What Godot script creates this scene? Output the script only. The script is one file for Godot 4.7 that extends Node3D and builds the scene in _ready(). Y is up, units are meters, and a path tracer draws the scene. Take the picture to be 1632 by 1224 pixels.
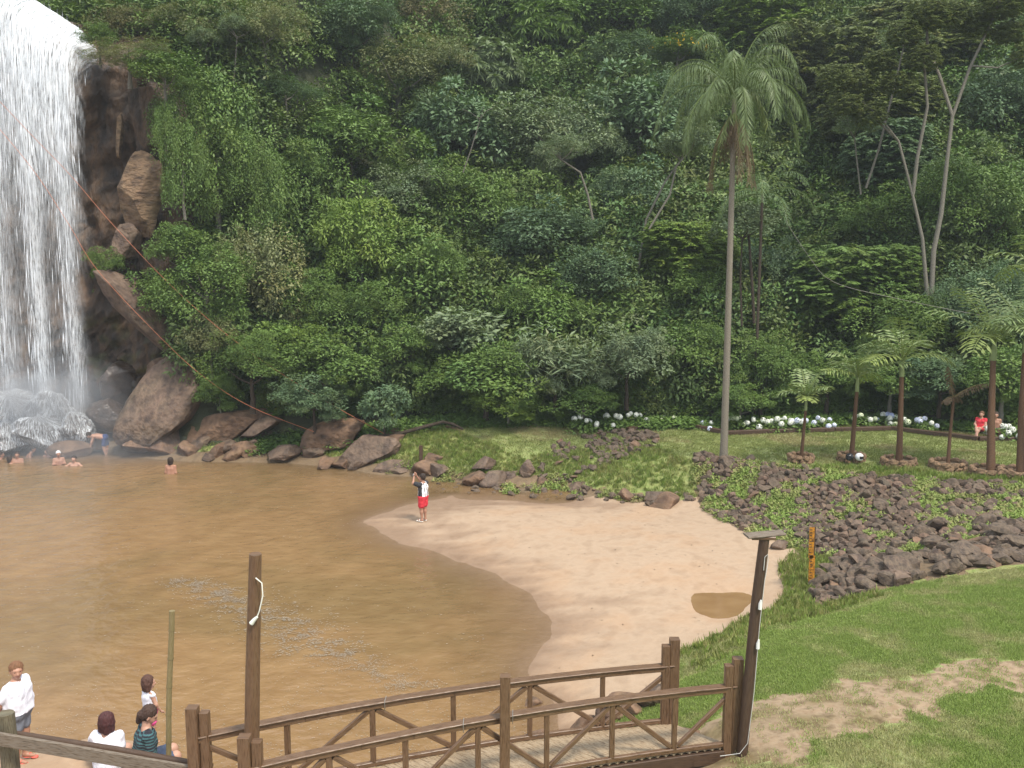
extends Node3D
# A muddy pond under a waterfall in a wooded gorge: sandbar, lawns, stone banks, wooden footbridge, bathers. Metres, y up, water level y = 0.

var rng := RandomNumberGenerator.new()
var M := {}
var noise := FastNoiseLite.new()


class Geo:
	var v := PackedVector3Array()
	var n := PackedVector3Array()
	var c := PackedColorArray()
	var t := PackedVector2Array()
	var i := PackedInt32Array()

	func leaf(base: Vector3, dir: Vector3, nor: Vector3, ln: float, wd: float, col: Color, droop := 0.15) -> void:
		var side := dir.cross(nor)
		if side.length_squared() < 1e-6:
			side = Vector3.RIGHT
		side = side.normalized() * wd * 0.5
		var k := v.size()
		var mid := base + dir * ln * 0.45
		v.append(base)
		v.append(mid + side - nor * wd * 0.12)
		v.append(base + dir * ln - nor * ln * droop)
		v.append(mid - side - nor * wd * 0.12)
		for q in 4:
			c.append(col)
		i.append_array([k, k + 1, k + 2, k, k + 2, k + 3])

	func quad(a: Vector3, b: Vector3, d: Vector3, e: Vector3, col := Color.WHITE) -> void:
		var k := v.size()
		v.append_array([a, b, d, e])
		for q in 4:
			c.append(col)
		i.append_array([k, k + 1, k + 2, k, k + 2, k + 3])

	# a smooth tapered tube through points; needs a Geo of tubes only
	func tube(p: Array, r: Array, sides: int, col := Color.WHITE, wob := 0.0) -> void:
		var k0 := v.size()
		var m := p.size()
		var along := 0.0
		for a in m:
			var pa: Vector3 = p[a]
			var dir: Vector3 = (p[mini(a + 1, m - 1)] - p[maxi(a - 1, 0)]).normalized()
			var x := dir.cross(Vector3(0.31, 0.12, 0.94)).normalized()
			var y := dir.cross(x)
			if a > 0:
				along += pa.distance_to(p[a - 1])
			for s in sides + 1:
				var an := TAU * s / sides
				var o := x * cos(an) + y * sin(an)
				var rr: float = r[a] * (1.0 + wob * sin(an * 2.0 + a * 1.7) + wob * 0.6 * sin(an * 3.0 - a * 2.3))
				v.append(pa + o * rr)
				n.append(o)
				c.append(col)
				t.append(Vector2(along, float(s) / sides * TAU * 0.15))
		for a in m - 1:
			for s in sides:
				var q := k0 + a * (sides + 1) + s
				i.append_array([q, q + sides + 1, q + 1, q + 1, q + sides + 1, q + sides + 2])
		var kc := v.size()
		for e in [0, m - 1]:
			var dirc: Vector3 = (p[1] - p[0]).normalized() * -1.0 if e == 0 else (p[m - 1] - p[m - 2]).normalized()
			var cc := v.size()
			v.append(p[e])
			n.append(dirc)
			c.append(col)
			t.append(Vector2.ZERO)
			for s in sides + 1:
				v.append(v[k0 + e * (sides + 1) + s])
				n.append(dirc)
				c.append(col)
				t.append(Vector2(0.02 * cos(TAU * s / sides), 0.02 * sin(TAU * s / sides)))
			for s in sides:
				if e == 0:
					i.append_array([cc, cc + 1 + s, cc + 2 + s])
				else:
					i.append_array([cc, cc + 2 + s, cc + 1 + s])

	# chamfered timber from a to b, w across (horizontal), h tall
	func beam(a: Vector3, b: Vector3, w: float, h: float, up := Vector3.UP, ch := 0.012, uo := 0.0) -> void:
		var dir := (b - a).normalized()
		var x := dir.cross(up).normalized()
		var y := x.cross(dir).normalized()
		var hw := w / 2.0
		var hh := h / 2.0
		var prof := [Vector2(-hw, -hh + ch), Vector2(-hw, hh - ch), Vector2(-hw + ch, hh), Vector2(hw - ch, hh), Vector2(hw, hh - ch), Vector2(hw, -hh + ch), Vector2(hw - ch, -hh), Vector2(-hw + ch, -hh)]
		var ln := a.distance_to(b)
		var around := uo
		for s in 8:
			var p0: Vector2 = prof[s]
			var p1: Vector2 = prof[(s + 1) % 8]
			var k := v.size()
			v.append_array([a + x * p0.x + y * p0.y, b + x * p0.x + y * p0.y, b + x * p1.x + y * p1.y, a + x * p1.x + y * p1.y])
			var st := p0.distance_to(p1)
			t.append_array([Vector2(uo * 3.0, around), Vector2(uo * 3.0 + ln, around), Vector2(uo * 3.0 + ln, around + st), Vector2(uo * 3.0, around + st)])
			around += st
			for q in 4:
				c.append(Color.WHITE)
			i.append_array([k, k + 1, k + 2, k, k + 2, k + 3])
		for e in 2:
			var o := a if e == 0 else b
			var k := v.size()
			for s in 8:
				var p0: Vector2 = prof[s]
				v.append(o + x * p0.x + y * p0.y)
				t.append(Vector2(p0.x * 0.3 + uo, p0.y))
				c.append(Color.WHITE)
			for s in range(1, 7):
				if e == 0:
					i.append_array([k, k + s, k + s + 1])
				else:
					i.append_array([k, k + s + 1, k + s])

	func smooth() -> void:
		n.resize(v.size())
		n.fill(Vector3.ZERO)
		for k in range(0, i.size(), 3):
			var a := v[i[k]]
			var f := (v[i[k + 2]] - a).cross(v[i[k + 1]] - a)
			n[i[k]] += f
			n[i[k + 1]] += f
			n[i[k + 2]] += f
		for k in n.size():
			n[k] = n[k].normalized()

	func mesh() -> ArrayMesh:
		var m := ArrayMesh.new()
		if i.is_empty():
			return m
		var a := []
		a.resize(Mesh.ARRAY_MAX)
		a[Mesh.ARRAY_VERTEX] = v
		a[Mesh.ARRAY_INDEX] = i
		if n.size() == v.size():
			a[Mesh.ARRAY_NORMAL] = n
		if c.size() == v.size():
			a[Mesh.ARRAY_COLOR] = c
		if t.size() == v.size():
			a[Mesh.ARRAY_TEX_UV] = t
		m.add_surface_from_arrays(Mesh.PRIMITIVE_TRIANGLES, a)
		return m


func lin(r: float, g: float, b: float) -> Color:
	return Color(r, g, b).linear_to_srgb()


func ntex(sd: int, freq: float, cols: Array, oct := 5, type := FastNoiseLite.TYPE_SIMPLEX_SMOOTH, size := 512) -> NoiseTexture2D:
	var f := FastNoiseLite.new()
	f.seed = sd
	f.noise_type = type
	f.frequency = freq
	f.fractal_octaves = oct
	var t := NoiseTexture2D.new()
	t.width = size
	t.height = size
	t.seamless = true
	t.noise = f
	if cols.size():
		var g := Gradient.new()
		var offs := PackedFloat32Array()
		var cs := PackedColorArray()
		for k in cols.size():
			offs.append(float(k) / (cols.size() - 1))
			cs.append(cols[k])
		g.offsets = offs
		g.colors = cs
		t.color_ramp = g
	return t


func mat(nm: String, col: Color, rough := 0.85, tex: Texture2D = null, scale := Vector3.ONE, tri := true, bump: Texture2D = null, cm := 0.0) -> StandardMaterial3D:
	var m := StandardMaterial3D.new()
	m.resource_name = nm
	m.albedo_color = col
	m.roughness = rough
	m.vertex_color_use_as_albedo = true
	m.cull_mode = BaseMaterial3D.CULL_DISABLED
	if tex:
		m.albedo_texture = tex
	if bump:
		m.heightmap_enabled = true
		m.heightmap_texture = bump
		m.heightmap_scale = cm
	m.uv1_scale = scale
	if tri:
		m.uv1_triplanar = true
		m.uv1_world_triplanar = true
	M[nm] = m
	return m


func leafmat(nm: String, r: float, g: float, b: float, rough := 0.5) -> void:
	var m := mat(nm, lin(r, g, b), rough, null, Vector3.ONE, false)
	m.backlight_enabled = true
	m.backlight = Color(0.55, 0.6, 0.3)
	m.metallic_specular = 0.35


func put(nm: String, mesh: Mesh, m: Material, parent: Node = self) -> MeshInstance3D:
	var o := MeshInstance3D.new()
	o.name = nm
	o.mesh = mesh
	o.material_override = m
	parent.add_child(o, true)
	return o


var used := {}


func numbered(called: String) -> String:
	var k: int = used.get(called, 0)
	used[called] = k + 1
	return called if k == 0 else "%s_%03d" % [called, k]


func tag(o: Node, label: String, category: String, group := "") -> void:
	o.set_meta("label", label)
	o.set_meta("category", category)
	if group:
		o.set_meta("group", group)


func thing(called: String, label: String, category: String, at := Vector3.ZERO, turn := 0.0, group := "") -> Node3D:
	var o := Node3D.new()
	o.name = numbered(called)
	add_child(o)
	o.position = at
	o.rotation.y = turn
	tag(o, label, category, group)
	return o


func single(called: String, mesh: Mesh, m: Material, label: String, category: String, at := Vector3.ZERO, group := "") -> MeshInstance3D:
	var o := put(numbered(called), mesh, m)
	o.position = at
	tag(o, label, category, group)
	return o


func structure(called: String, mesh: Mesh, m: Material) -> MeshInstance3D:
	var o := put(numbered(called), mesh, m)
	o.set_meta("kind", "structure")
	return o


func stuff(o: Node, label := "", category := "") -> void:
	o.set_meta("kind", "stuff")
	if label:
		o.set_meta("label", label)
		o.set_meta("category", category)


func multi(called: String, mesh: Mesh, m: Material, xf: Array, cols: Array, parent: Node = self) -> MultiMeshInstance3D:
	var mm := MultiMesh.new()
	mm.transform_format = MultiMesh.TRANSFORM_3D
	mm.use_colors = true
	mm.mesh = mesh
	mm.instance_count = xf.size()
	for k in xf.size():
		mm.set_instance_transform(k, xf[k])
		mm.set_instance_color(k, cols[k])
	var o := MultiMeshInstance3D.new()
	o.name = numbered(called) if parent == self else called
	o.multimesh = mm
	o.material_override = m
	parent.add_child(o, true)
	return o


func rv(s := 1.0) -> Vector3:
	return Vector3(rng.randf_range(-s, s), rng.randf_range(-s, s), rng.randf_range(-s, s))


func dirv() -> Vector3:
	var z := rng.randf_range(-1.0, 1.0)
	var a := rng.randf() * TAU
	var r := sqrt(1.0 - z * z)
	return Vector3(r * cos(a), z, r * sin(a))


func _ready() -> void:
	rng.seed = 20240611
	noise.seed = 5
	noise.frequency = 0.11
	noise.fractal_octaves = 4
	var cam := Camera3D.new()
	cam.name = "camera"
	cam.fov = 44.39
	cam.position = Vector3(0, 9, 0)
	cam.rotation_degrees.x = -8.05
	cam.far = 400.0
	cam.near = 0.1
	add_child(cam)
	cam.current = true
	var env := Environment.new()
	env.tonemap_mode = Environment.TONE_MAPPER_LINEAR
	env.tonemap_exposure = 3.2
	env.background_mode = Environment.BG_SKY
	var sm := ProceduralSkyMaterial.new()
	sm.sky_top_color = Color(0.86, 0.89, 0.93)
	sm.sky_horizon_color = Color(0.80, 0.83, 0.86)
	sm.sky_curve = 0.2
	sm.sky_energy_multiplier = 0.8
	sm.ground_bottom_color = Color(0.3, 0.3, 0.27)
	sm.ground_horizon_color = Color(0.45, 0.46, 0.43)
	sm.sun_angle_max = 30.0
	env.sky = Sky.new()
	env.sky.sky_material = sm
	env.fog_enabled = true
	env.fog_density = 0.0005
	env.fog_light_color = Color(0.9, 0.94, 0.97)
	env.volumetric_fog_enabled = true
	env.volumetric_fog_density = 0.0
	env.sdfgi_enabled = true
	env.ssao_enabled = true
	env.ssil_enabled = true
	var we := WorldEnvironment.new()
	we.name = "world_environment"
	we.environment = env
	add_child(we)
	var sun := DirectionalLight3D.new()
	sun.name = "sun"
	sun.light_energy = 0.5
	sun.light_angular_distance = 10.0
	sun.light_color = Color(1.0, 0.96, 0.9)
	sun.rotation_degrees = Vector3(-58, 38, 0)
	sun.shadow_enabled = true
	sun.sky_mode = DirectionalLight3D.SKY_MODE_LIGHT_ONLY
	add_child(sun)
	var t0 := Time.get_ticks_msec()
	materials()
	for step in [ground, pond, sand_litter, hillside, cliff, waterfall, forest, shore_rocks, banks, grass, palms, flower_beds, footbridge, poles, ropes, small_things, near_people, far_people]:
		step.call()
		print(step.get_method(), " ", Time.get_ticks_msec() - t0)


func materials() -> void:
	var bump := ntex(11, 0.02, [], 6)
	var grit := ntex(12, 0.06, [], 4)
	var trod := ntex(10, 0.03, [], 3, FastNoiseLite.TYPE_CELLULAR)
	var soft := ntex(13, 0.006, [Color(0.80, 0.79, 0.78), Color(1, 1, 1), Color(0.92, 0.88, 0.84)], 6)
	mat("sand", lin(0.345, 0.252, 0.172), 0.9, ntex(14, 0.012, [Color(0.90, 0.88, 0.86), Color(1, 1, 1), Color(0.96, 0.94, 0.92)], 6), Vector3.ONE * 0.22, true, trod, 2.2)
	mat("soil", lin(0.17, 0.12, 0.07), 0.95, soft, Vector3.ONE * 0.4, true, bump, 5.0)
	mat("dirt", lin(0.285, 0.21, 0.135), 0.95, ntex(15, 0.02, [Color(0.68, 0.64, 0.58), Color(1, 1, 1), Color(0.85, 0.8, 0.74)], 6), Vector3.ONE * 0.3, true, bump, 2.5)
	mat("lawn", lin(0.25, 0.27, 0.115), 0.95, ntex(16, 0.02, [Color(0.75, 0.72, 0.55), Color(1, 1, 1), Color(0.8, 0.9, 0.7)], 6), Vector3.ONE * 0.25, true, grit, 3.0)
	mat("hill", lin(0.05, 0.06, 0.028), 1.0, soft, Vector3.ONE * 0.2, true, bump, 8.0)
	var rocktex := ntex(17, 0.009, [Color(0.42, 0.38, 0.37), Color(0.72, 0.66, 0.62), Color(1, 0.92, 0.84), Color(0.62, 0.58, 0.56)], 7)
	mat("rock", lin(0.165, 0.135, 0.112), 0.75, rocktex, Vector3.ONE * 0.35, true, bump, 6.0)
	mat("rock_brown", lin(0.20, 0.145, 0.105), 0.8, rocktex, Vector3(0.28, 0.36, 0.28), true, bump, 6.0)
	mat("rock_pale", lin(0.24, 0.19, 0.135), 0.85, rocktex, Vector3(0.3, 0.5, 0.3), true, bump, 7.0)
	mat("rock_wet", lin(0.085, 0.07, 0.06), 0.35, rocktex, Vector3.ONE * 0.4, true, bump, 6.0)
	mat("stone", lin(0.140, 0.122, 0.100), 0.85, rocktex, Vector3.ONE * 1.1, true, bump, 2.0)
	mat("mortar_stone", lin(0.26, 0.20, 0.135), 0.9, rocktex, Vector3.ONE * 1.6, true, bump, 2.0)
	mat("cliff", lin(0.105, 0.085, 0.066), 0.7, ntex(18, 0.007, [Color(0.30, 0.28, 0.28), Color(0.55, 0.48, 0.44), Color(1, 0.86, 0.72), Color(0.5, 0.44, 0.42)], 7), Vector3(0.30, 0.13, 0.30), true, bump, 10.0)
	var grain := ntex(19, 0.02, [Color(0.34, 0.29, 0.25), Color(0.88, 0.83, 0.78), Color(1, 1, 1), Color(0.5, 0.44, 0.38)], 5)
	mat("wood", lin(0.145, 0.088, 0.050), 0.42, grain, Vector3(0.35, 5.0, 1), false, grain, 0.25)
	mat("wood_dark", lin(0.075, 0.044, 0.026), 0.6, grain, Vector3(0.35, 5.0, 1), false, grain, 0.25)
	mat("deck", lin(0.33, 0.265, 0.18), 0.7, grain, Vector3(0.5, 5.0, 1), false, grain, 0.25)
	mat("wood_grey", lin(0.17, 0.145, 0.115), 0.8, grain, Vector3(0.4, 5.0, 1), false, grain, 0.3)
	mat("bamboo", lin(0.24, 0.20, 0.11), 0.45, ntex(20, 0.02, [Color(0.75, 0.72, 0.6), Color(1, 1, 1)], 4), Vector3(0.8, 4.0, 1), false)
	mat("bark", lin(0.215, 0.195, 0.165), 0.9, ntex(21, 0.03, [Color(0.45, 0.42, 0.4), Color(1, 1, 1), Color(0.8, 0.85, 0.75)], 5), Vector3(0.9, 2.0, 1), false, bump, 1.5)
	mat("bark_dark", lin(0.10, 0.075, 0.052), 0.9, ntex(22, 0.03, [Color(0.5, 0.46, 0.42), Color(1, 1, 1)], 5), Vector3(0.9, 2.0, 1), false, bump, 1.5)
	mat("palm_trunk", lin(0.155, 0.085, 0.042), 0.85, ntex(23, 0.03, [Color(0.6, 0.55, 0.5), Color(1, 1, 1)], 4), Vector3(5.0, 0.6, 1), false, bump, 1.0)
	mat("palm_trunk_grey", lin(0.22, 0.195, 0.155), 0.85, ntex(24, 0.035, [Color(0.5, 0.46, 0.42), Color(1, 1, 1), Color(0.8, 0.8, 0.72)], 5), Vector3(2.2, 0.8, 1), false, bump, 1.0)
	leafmat("leaf_mid", 0.125, 0.200, 0.050)
	leafmat("leaf_blue", 0.118, 0.185, 0.092)
	leafmat("leaf_olive", 0.205, 0.225, 0.100)
	leafmat("leaf_pale", 0.180, 0.235, 0.125)
	leafmat("leaf_bright", 0.170, 0.255, 0.055)
	leafmat("leaf_brown", 0.185, 0.175, 0.085)
	leafmat("leaf_rust", 0.150, 0.185, 0.065)
	leafmat("fill", 0.9, 0.9, 0.9)
	leafmat("grass", 0.9, 0.9, 0.9, 0.6)
	leafmat("frond", 0.135, 0.185, 0.075, 0.4)
	leafmat("frond_light", 0.21, 0.26, 0.11, 0.4)
	leafmat("frond_dead", 0.20, 0.155, 0.10, 0.8)
	leafmat("blossom", 0.9, 0.9, 0.9, 0.7)
	mat("skin", lin(0.42, 0.235, 0.165), 0.55)
	mat("skin_tan", lin(0.34, 0.175, 0.115), 0.55)
	mat("cloth", lin(0.9, 0.9, 0.9), 0.9)
	mat("hair", lin(0.035, 0.018, 0.012), 0.8)
	mat("paint", lin(0.9, 0.9, 0.9), 0.5)


func lerp3(tab: Array, x: float) -> Vector3:
	for k in tab.size() - 1:
		var b: Vector3 = tab[k + 1]
		if x <= b.x:
			var a: Vector3 = tab[k]
			return a.lerp(b, clampf((x - a.x) / (b.x - a.x), 0.0, 1.0))
	return tab[-1]


# ------------------------------------------------------------------ ground
var BASE: Array = [Vector3(-60.00, 45.00, 0.30), Vector3(-18.75, 45.00, 0.30), Vector3(-14.37, 41.05, 1.00), Vector3(-10.28, 41.42, 1.10), Vector3(-4.89, 41.03, 1.40), Vector3(2.95, 41.93, 1.35), Vector3(9.41, 41.57, 1.30), Vector3(16.83, 42.57, 1.35), Vector3(21.44, 38.74, 1.45), Vector3(60.00, 36.00, 1.60)]
var SLOPE: Array = [Vector2(-60.00, 3.60), Vector2(-18.50, 3.60), Vector2(-15.50, 2.40), Vector2(-12.00, 1.35), Vector2(-7.00, 0.95), Vector2(0.00, 0.85), Vector2(60.00, 0.85)]
const GX0 := -32.0
const GD0 := 6.0
const CELL := 0.25
const NX := 268
const ND := 168
var hgrid := PackedFloat32Array()
var FRONT: PackedVector2Array = PackedVector2Array([Vector2(3.09, -15.82), Vector2(3.59, -16.54), Vector2(4.25, -17.38), Vector2(4.88, -18.17), Vector2(6.30, -18.63), Vector2(7.83, -19.25), Vector2(8.66, -19.61), Vector2(9.96, -19.76), Vector2(12.33, -20.06), Vector2(21.09, -20.45), Vector2(9.23, -7.23), Vector2(1.67, -7.23), Vector2(3.25, -13.03), Vector2(3.56, -15.07)])
var PATH_WAY: PackedVector2Array = PackedVector2Array([Vector2(2.53, -14.68), Vector2(3.54, -15.01), Vector2(5.23, -15.31), Vector2(6.31, -15.60), Vector2(7.34, -15.95), Vector2(10.39, -16.75), Vector2(19.45, -18.81), Vector2(17.19, -16.50), Vector2(9.38, -15.03), Vector2(7.66, -14.55), Vector2(6.23, -13.85), Vector2(5.03, -13.21), Vector2(4.16, -12.83), Vector2(3.28, -12.59), Vector2(2.19, -12.56)])
var REAR: PackedVector2Array = PackedVector2Array([Vector2(-3.20, -40.63), Vector2(0.10, -36.89), Vector2(2.13, -37.38), Vector2(5.80, -38.15), Vector2(6.57, -34.60), Vector2(7.96, -33.97), Vector2(10.10, -33.36), Vector2(12.01, -32.96), Vector2(13.93, -32.20), Vector2(15.61, -31.11), Vector2(16.88, -29.93), Vector2(21.20, -28.54), Vector2(35.33, -48.28), Vector2(-5.51, -46.31)])
var BACK: PackedVector2Array = PackedVector2Array([Vector2(-18.35, -40.46), Vector2(-13.63, -38.76), Vector2(-6.57, -37.62), Vector2(-2.77, -34.85), Vector2(-0.61, -34.47), Vector2(1.02, -34.01), Vector2(2.62, -33.56), Vector2(4.13, -32.70), Vector2(5.43, -32.45), Vector2(6.51, -32.28), Vector2(7.51, -30.87), Vector2(7.59, -29.50), Vector2(8.17, -28.62), Vector2(8.74, -27.25), Vector2(16.64, -27.25), Vector2(33.27, -55.76), Vector2(-25.07, -55.76)])
var RIPRAP_C: PackedVector2Array = PackedVector2Array([Vector2(-3.13, -36.35), Vector2(-0.39, -35.53), Vector2(2.69, -34.46), Vector2(4.18, -33.19), Vector2(5.96, -32.93), Vector2(6.64, -32.76), Vector2(6.47, -31.84), Vector2(4.07, -32.25), Vector2(2.59, -33.19), Vector2(1.01, -33.63), Vector2(-0.84, -34.18), Vector2(-2.76, -34.75)])
var RIPRAP_A: PackedVector2Array = PackedVector2Array([Vector2(0.84, -36.37), Vector2(2.21, -38.71), Vector2(4.49, -40.25), Vector2(6.22, -39.99), Vector2(6.05, -37.98), Vector2(4.56, -36.37), Vector2(2.51, -35.31), Vector2(1.05, -34.90)])
var RIPRAP_B: PackedVector2Array = PackedVector2Array([Vector2(7.00, -35.51), Vector2(8.14, -34.68), Vector2(10.05, -33.12), Vector2(11.70, -32.04), Vector2(13.26, -31.02), Vector2(15.00, -30.22), Vector2(16.50, -29.17), Vector2(18.46, -28.45), Vector2(15.57, -23.82), Vector2(12.37, -21.57), Vector2(9.25, -21.29), Vector2(7.05, -20.89), Vector2(7.48, -22.64), Vector2(8.74, -24.59), Vector2(8.55, -26.15), Vector2(7.84, -27.51), Vector2(7.18, -28.73), Vector2(6.49, -31.19)])


func hill_h(x: float, d: float) -> float:
	var b := lerp3(BASE, x)
	var s := 0.0
	for k in SLOPE.size() - 1:
		if x <= SLOPE[k + 1].x:
			s = lerpf(SLOPE[k].y, SLOPE[k + 1].y, clampf((x - SLOPE[k].x) / (SLOPE[k + 1].x - SLOPE[k].x), 0, 1))
			break
		s = SLOPE[k + 1].y
	var h := b.z + s * (d - b.y)
	if s > 1.3:
		h = minf(h, 17.0 + 0.6 * (d - 46.5))
	return h


func gh(x: float, z: float) -> float:
	var fx := clampf((x - GX0) / CELL, 0.0, NX - 1.001)
	var fd := clampf((-z - GD0) / CELL, 0.0, ND - 1.001)
	var ix := int(fx)
	var id := int(fd)
	fx -= ix
	fd -= id
	var k := id * NX + ix
	return lerpf(lerpf(hgrid[k], hgrid[k + 1], fx), lerpf(hgrid[k + NX], hgrid[k + NX + 1], fx), fd)


func land(x: float, z: float) -> float:
	var b := lerp3(BASE, x)
	return hill_h(x, -z) if -z > b.y + 0.4 else gh(x, z)


func heights() -> void:
	var cp: Array = [Vector3(-14.17, -0.80, -28.59), Vector3(-11.35, -0.80, -31.92), Vector3(-6.86, -0.80, -23.60), Vector3(-4.69, -0.60, -25.34), Vector3(-9.38, -0.80, -21.68), Vector3(-3.19, -0.50, -21.01), Vector3(-1.52, -0.25, -22.67), Vector3(-3.12, -0.30, -25.52), Vector3(-0.50, -0.15, -19.91), Vector3(-13.30, -0.70, -37.67), Vector3(-17.98, -0.70, -36.67), Vector3(-7.77, -0.50, -35.91), Vector3(-4.69, -0.25, -34.97), Vector3(-22.08, -0.80, -28.59), Vector3(-28.76, -0.70, -37.67), Vector3(-10.87, -0.50, -18.84), Vector3(-16.39, -0.60, -20.89)]
	cp += [Vector3(-5.01, 0.00, -30.59), Vector3(-3.94, 0.00, -32.63), Vector3(-2.24, 0.00, -34.11), Vector3(0.09, 0.00, -34.30), Vector3(2.40, 0.00, -33.66), Vector3(-3.42, 0.00, -28.14), Vector3(-1.76, 0.00, -26.43), Vector3(-0.28, 0.00, -25.30), Vector3(0.56, 0.00, -23.67), Vector3(0.87, 0.00, -22.26), Vector3(0.61, 0.00, -20.58), Vector3(0.32, 0.00, -19.12)]
	cp += [Vector3(-2.36, -0.15, -36.02), Vector3(-0.63, -0.15, -35.44), Vector3(1.05, -0.14, -34.92), Vector3(2.46, -0.12, -34.52), Vector3(-17.28, 0.05, -41.24), Vector3(-13.19, 0.05, -39.84), Vector3(-9.93, 0.05, -39.84), Vector3(-6.74, 0.05, -38.64), Vector3(-3.96, 0.05, -37.18), Vector3(-1.87, 0.05, -36.03), Vector3(0.81, 0.05, -34.85), Vector3(2.66, 0.08, -34.08)]
	cp += [Vector3(-1.18, 0.20, -30.80), Vector3(1.76, 0.26, -30.59), Vector3(3.59, 0.30, -28.34), Vector3(4.11, 0.30, -25.38), Vector3(6.50, 0.32, -28.27), Vector3(2.97, 0.20, -23.23), Vector3(1.91, 0.12, -20.30), Vector3(5.35, 0.05, -23.01), Vector3(5.04, 0.09, -23.08), Vector3(5.97, 0.08, -23.23), Vector3(5.08, 0.10, -22.13), Vector3(4.20, 0.20, -22.88), Vector3(6.37, 0.26, -22.77), Vector3(5.51, 0.21, -23.75), Vector3(4.76, 0.22, -20.99), Vector3(4.31, 0.21, -21.74), Vector3(5.74, 0.23, -21.69), Vector3(2.39, 0.25, -18.45), Vector3(1.08, 0.06, -18.27), Vector3(0.54, -0.10, -17.27), Vector3(3.35, 0.40, -17.99), Vector3(-0.69, 0.07, -27.80), Vector3(1.42, 0.12, -24.37), Vector3(7.23, 0.35, -25.24)]
	cp += [Vector3(3.35, 1.00, -16.86), Vector3(3.91, 1.05, -17.44), Vector3(5.02, 1.15, -18.70), Vector3(6.36, 1.30, -18.81), Vector3(8.08, 1.45, -19.19), Vector3(10.99, 1.60, -19.35), Vector3(5.47, 1.50, -16.06), Vector3(7.86, 1.60, -16.37), Vector3(9.25, 1.70, -16.15), Vector3(3.68, 1.50, -14.24), Vector3(3.46, 1.65, -12.61), Vector3(5.74, 1.70, -13.86), Vector3(7.20, 1.80, -12.35), Vector3(4.25, 1.80, -10.00), Vector3(12.23, 2.00, -12.40), Vector3(18.29, 1.80, -19.01), Vector3(3.26, 0.45, -17.47), Vector3(4.59, 0.45, -19.62), Vector3(5.67, 0.45, -21.15)]
	cp += [Vector3(7.58, 0.55, -22.52), Vector3(8.24, 0.38, -25.69), Vector3(9.05, 0.70, -25.00), Vector3(9.54, 1.10, -22.81), Vector3(10.39, 1.40, -21.94), Vector3(11.87, 1.65, -21.90), Vector3(10.44, 0.75, -26.87), Vector3(12.39, 1.05, -27.15), Vector3(14.50, 1.40, -26.93), Vector3(7.31, 0.33, -30.05), Vector3(6.40, 0.27, -31.73), Vector3(5.18, 0.18, -32.31), Vector3(4.10, 0.12, -32.53)]
	cp += [Vector3(0.36, 0.90, -37.32), Vector3(2.16, 1.00, -37.83), Vector3(3.73, 1.05, -38.09), Vector3(5.86, 1.10, -38.49), Vector3(6.66, 1.20, -34.40), Vector3(7.71, 1.20, -33.88), Vector3(9.79, 1.25, -33.06), Vector3(11.83, 1.30, -32.46), Vector3(13.60, 1.35, -31.42), Vector3(15.08, 1.45, -30.06), Vector3(15.98, 1.55, -28.62), Vector3(-2.04, 1.30, -39.51), Vector3(2.87, 1.30, -40.67), Vector3(6.64, 1.35, -41.93), Vector3(9.07, 1.25, -40.05), Vector3(13.29, 1.30, -40.52), Vector3(16.58, 1.35, -41.93), Vector3(18.34, 1.35, -39.54), Vector3(20.73, 1.45, -37.42), Vector3(26.65, 1.60, -30.39), Vector3(19.39, 1.70, -23.78)]
	cp += [Vector3(-3.05, 1.05, -38.74), Vector3(-4.75, 1.20, -39.75), Vector3(-7.06, 0.80, -40.64), Vector3(-10.38, 0.80, -41.78), Vector3(-13.21, 0.80, -41.78), Vector3(-1.39, 0.75, -36.50), Vector3(4.30, 0.55, -34.21), Vector3(2.69, 0.40, -34.53), Vector3(6.05, 0.60, -33.53)]
	cp += [Vector3(-7.4, 1.4, -13.2), Vector3(-6.3, 1.4, -12.9), Vector3(-5.0, 1.35, -12.3), Vector3(-9, 1.4, -13.4), Vector3(-14, 1.5, -13.0), Vector3(-22, 1.6, -13.0), Vector3(-7.2, -0.3, -15.6), Vector3(-5.4, -0.3, -15.2), Vector3(-10, -0.3, -15.6), Vector3(-5.6, 1.35, -13.9), Vector3(-6.6, 1.4, -14.0), Vector3(-4.4, 1.5, -11.2), Vector3(-3.6, 0.2, -12.6), Vector3(-8, 1.6, -9.0), Vector3(-1.0, -0.4, -12.5), Vector3(0, -0.4, -15), Vector3(1.2, 0.1, -13.6), Vector3(0.2, 0.5, -9.0), Vector3(2.2, 1.3, -12.6), Vector3(-1.5, -0.3, -10.5), Vector3(3.5, 1.7, -11.5), Vector3(8, 1.8, -7)]
	var nn := cp.size()
	var a := []
	for r in nn + 1:
		var row := PackedFloat64Array()
		row.resize(nn + 2)
		if r < nn:
			for q in nn:
				row[q] = Vector2(cp[r].x - cp[q].x, cp[r].z - cp[q].z).length()
			row[r] = -0.02
			row[nn] = 1.0
			row[nn + 1] = cp[r].y
		else:
			for q in nn:
				row[q] = 1.0
		a.append(row)
	for col in nn + 1:
		var piv := col
		for r in range(col + 1, nn + 1):
			if absf(a[r][col]) > absf(a[piv][col]):
				piv = r
		var tmp: PackedFloat64Array = a[piv]
		a[piv] = a[col]
		a[col] = tmp
		for r in range(col + 1, nn + 1):
			var row: PackedFloat64Array = a[r]
			var f := row[col] / tmp[col]
			if f != 0.0:
				for q in range(col, nn + 2):
					row[q] -= f * tmp[q]
				a[r] = row
	var w := PackedFloat64Array()
	w.resize(nn + 1)
	for r in range(nn, -1, -1):
		var s: float = a[r][nn + 1]
		for q in range(r + 1, nn + 1):
			s -= a[r][q] * w[q]
		w[r] = s / a[r][r]
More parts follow.
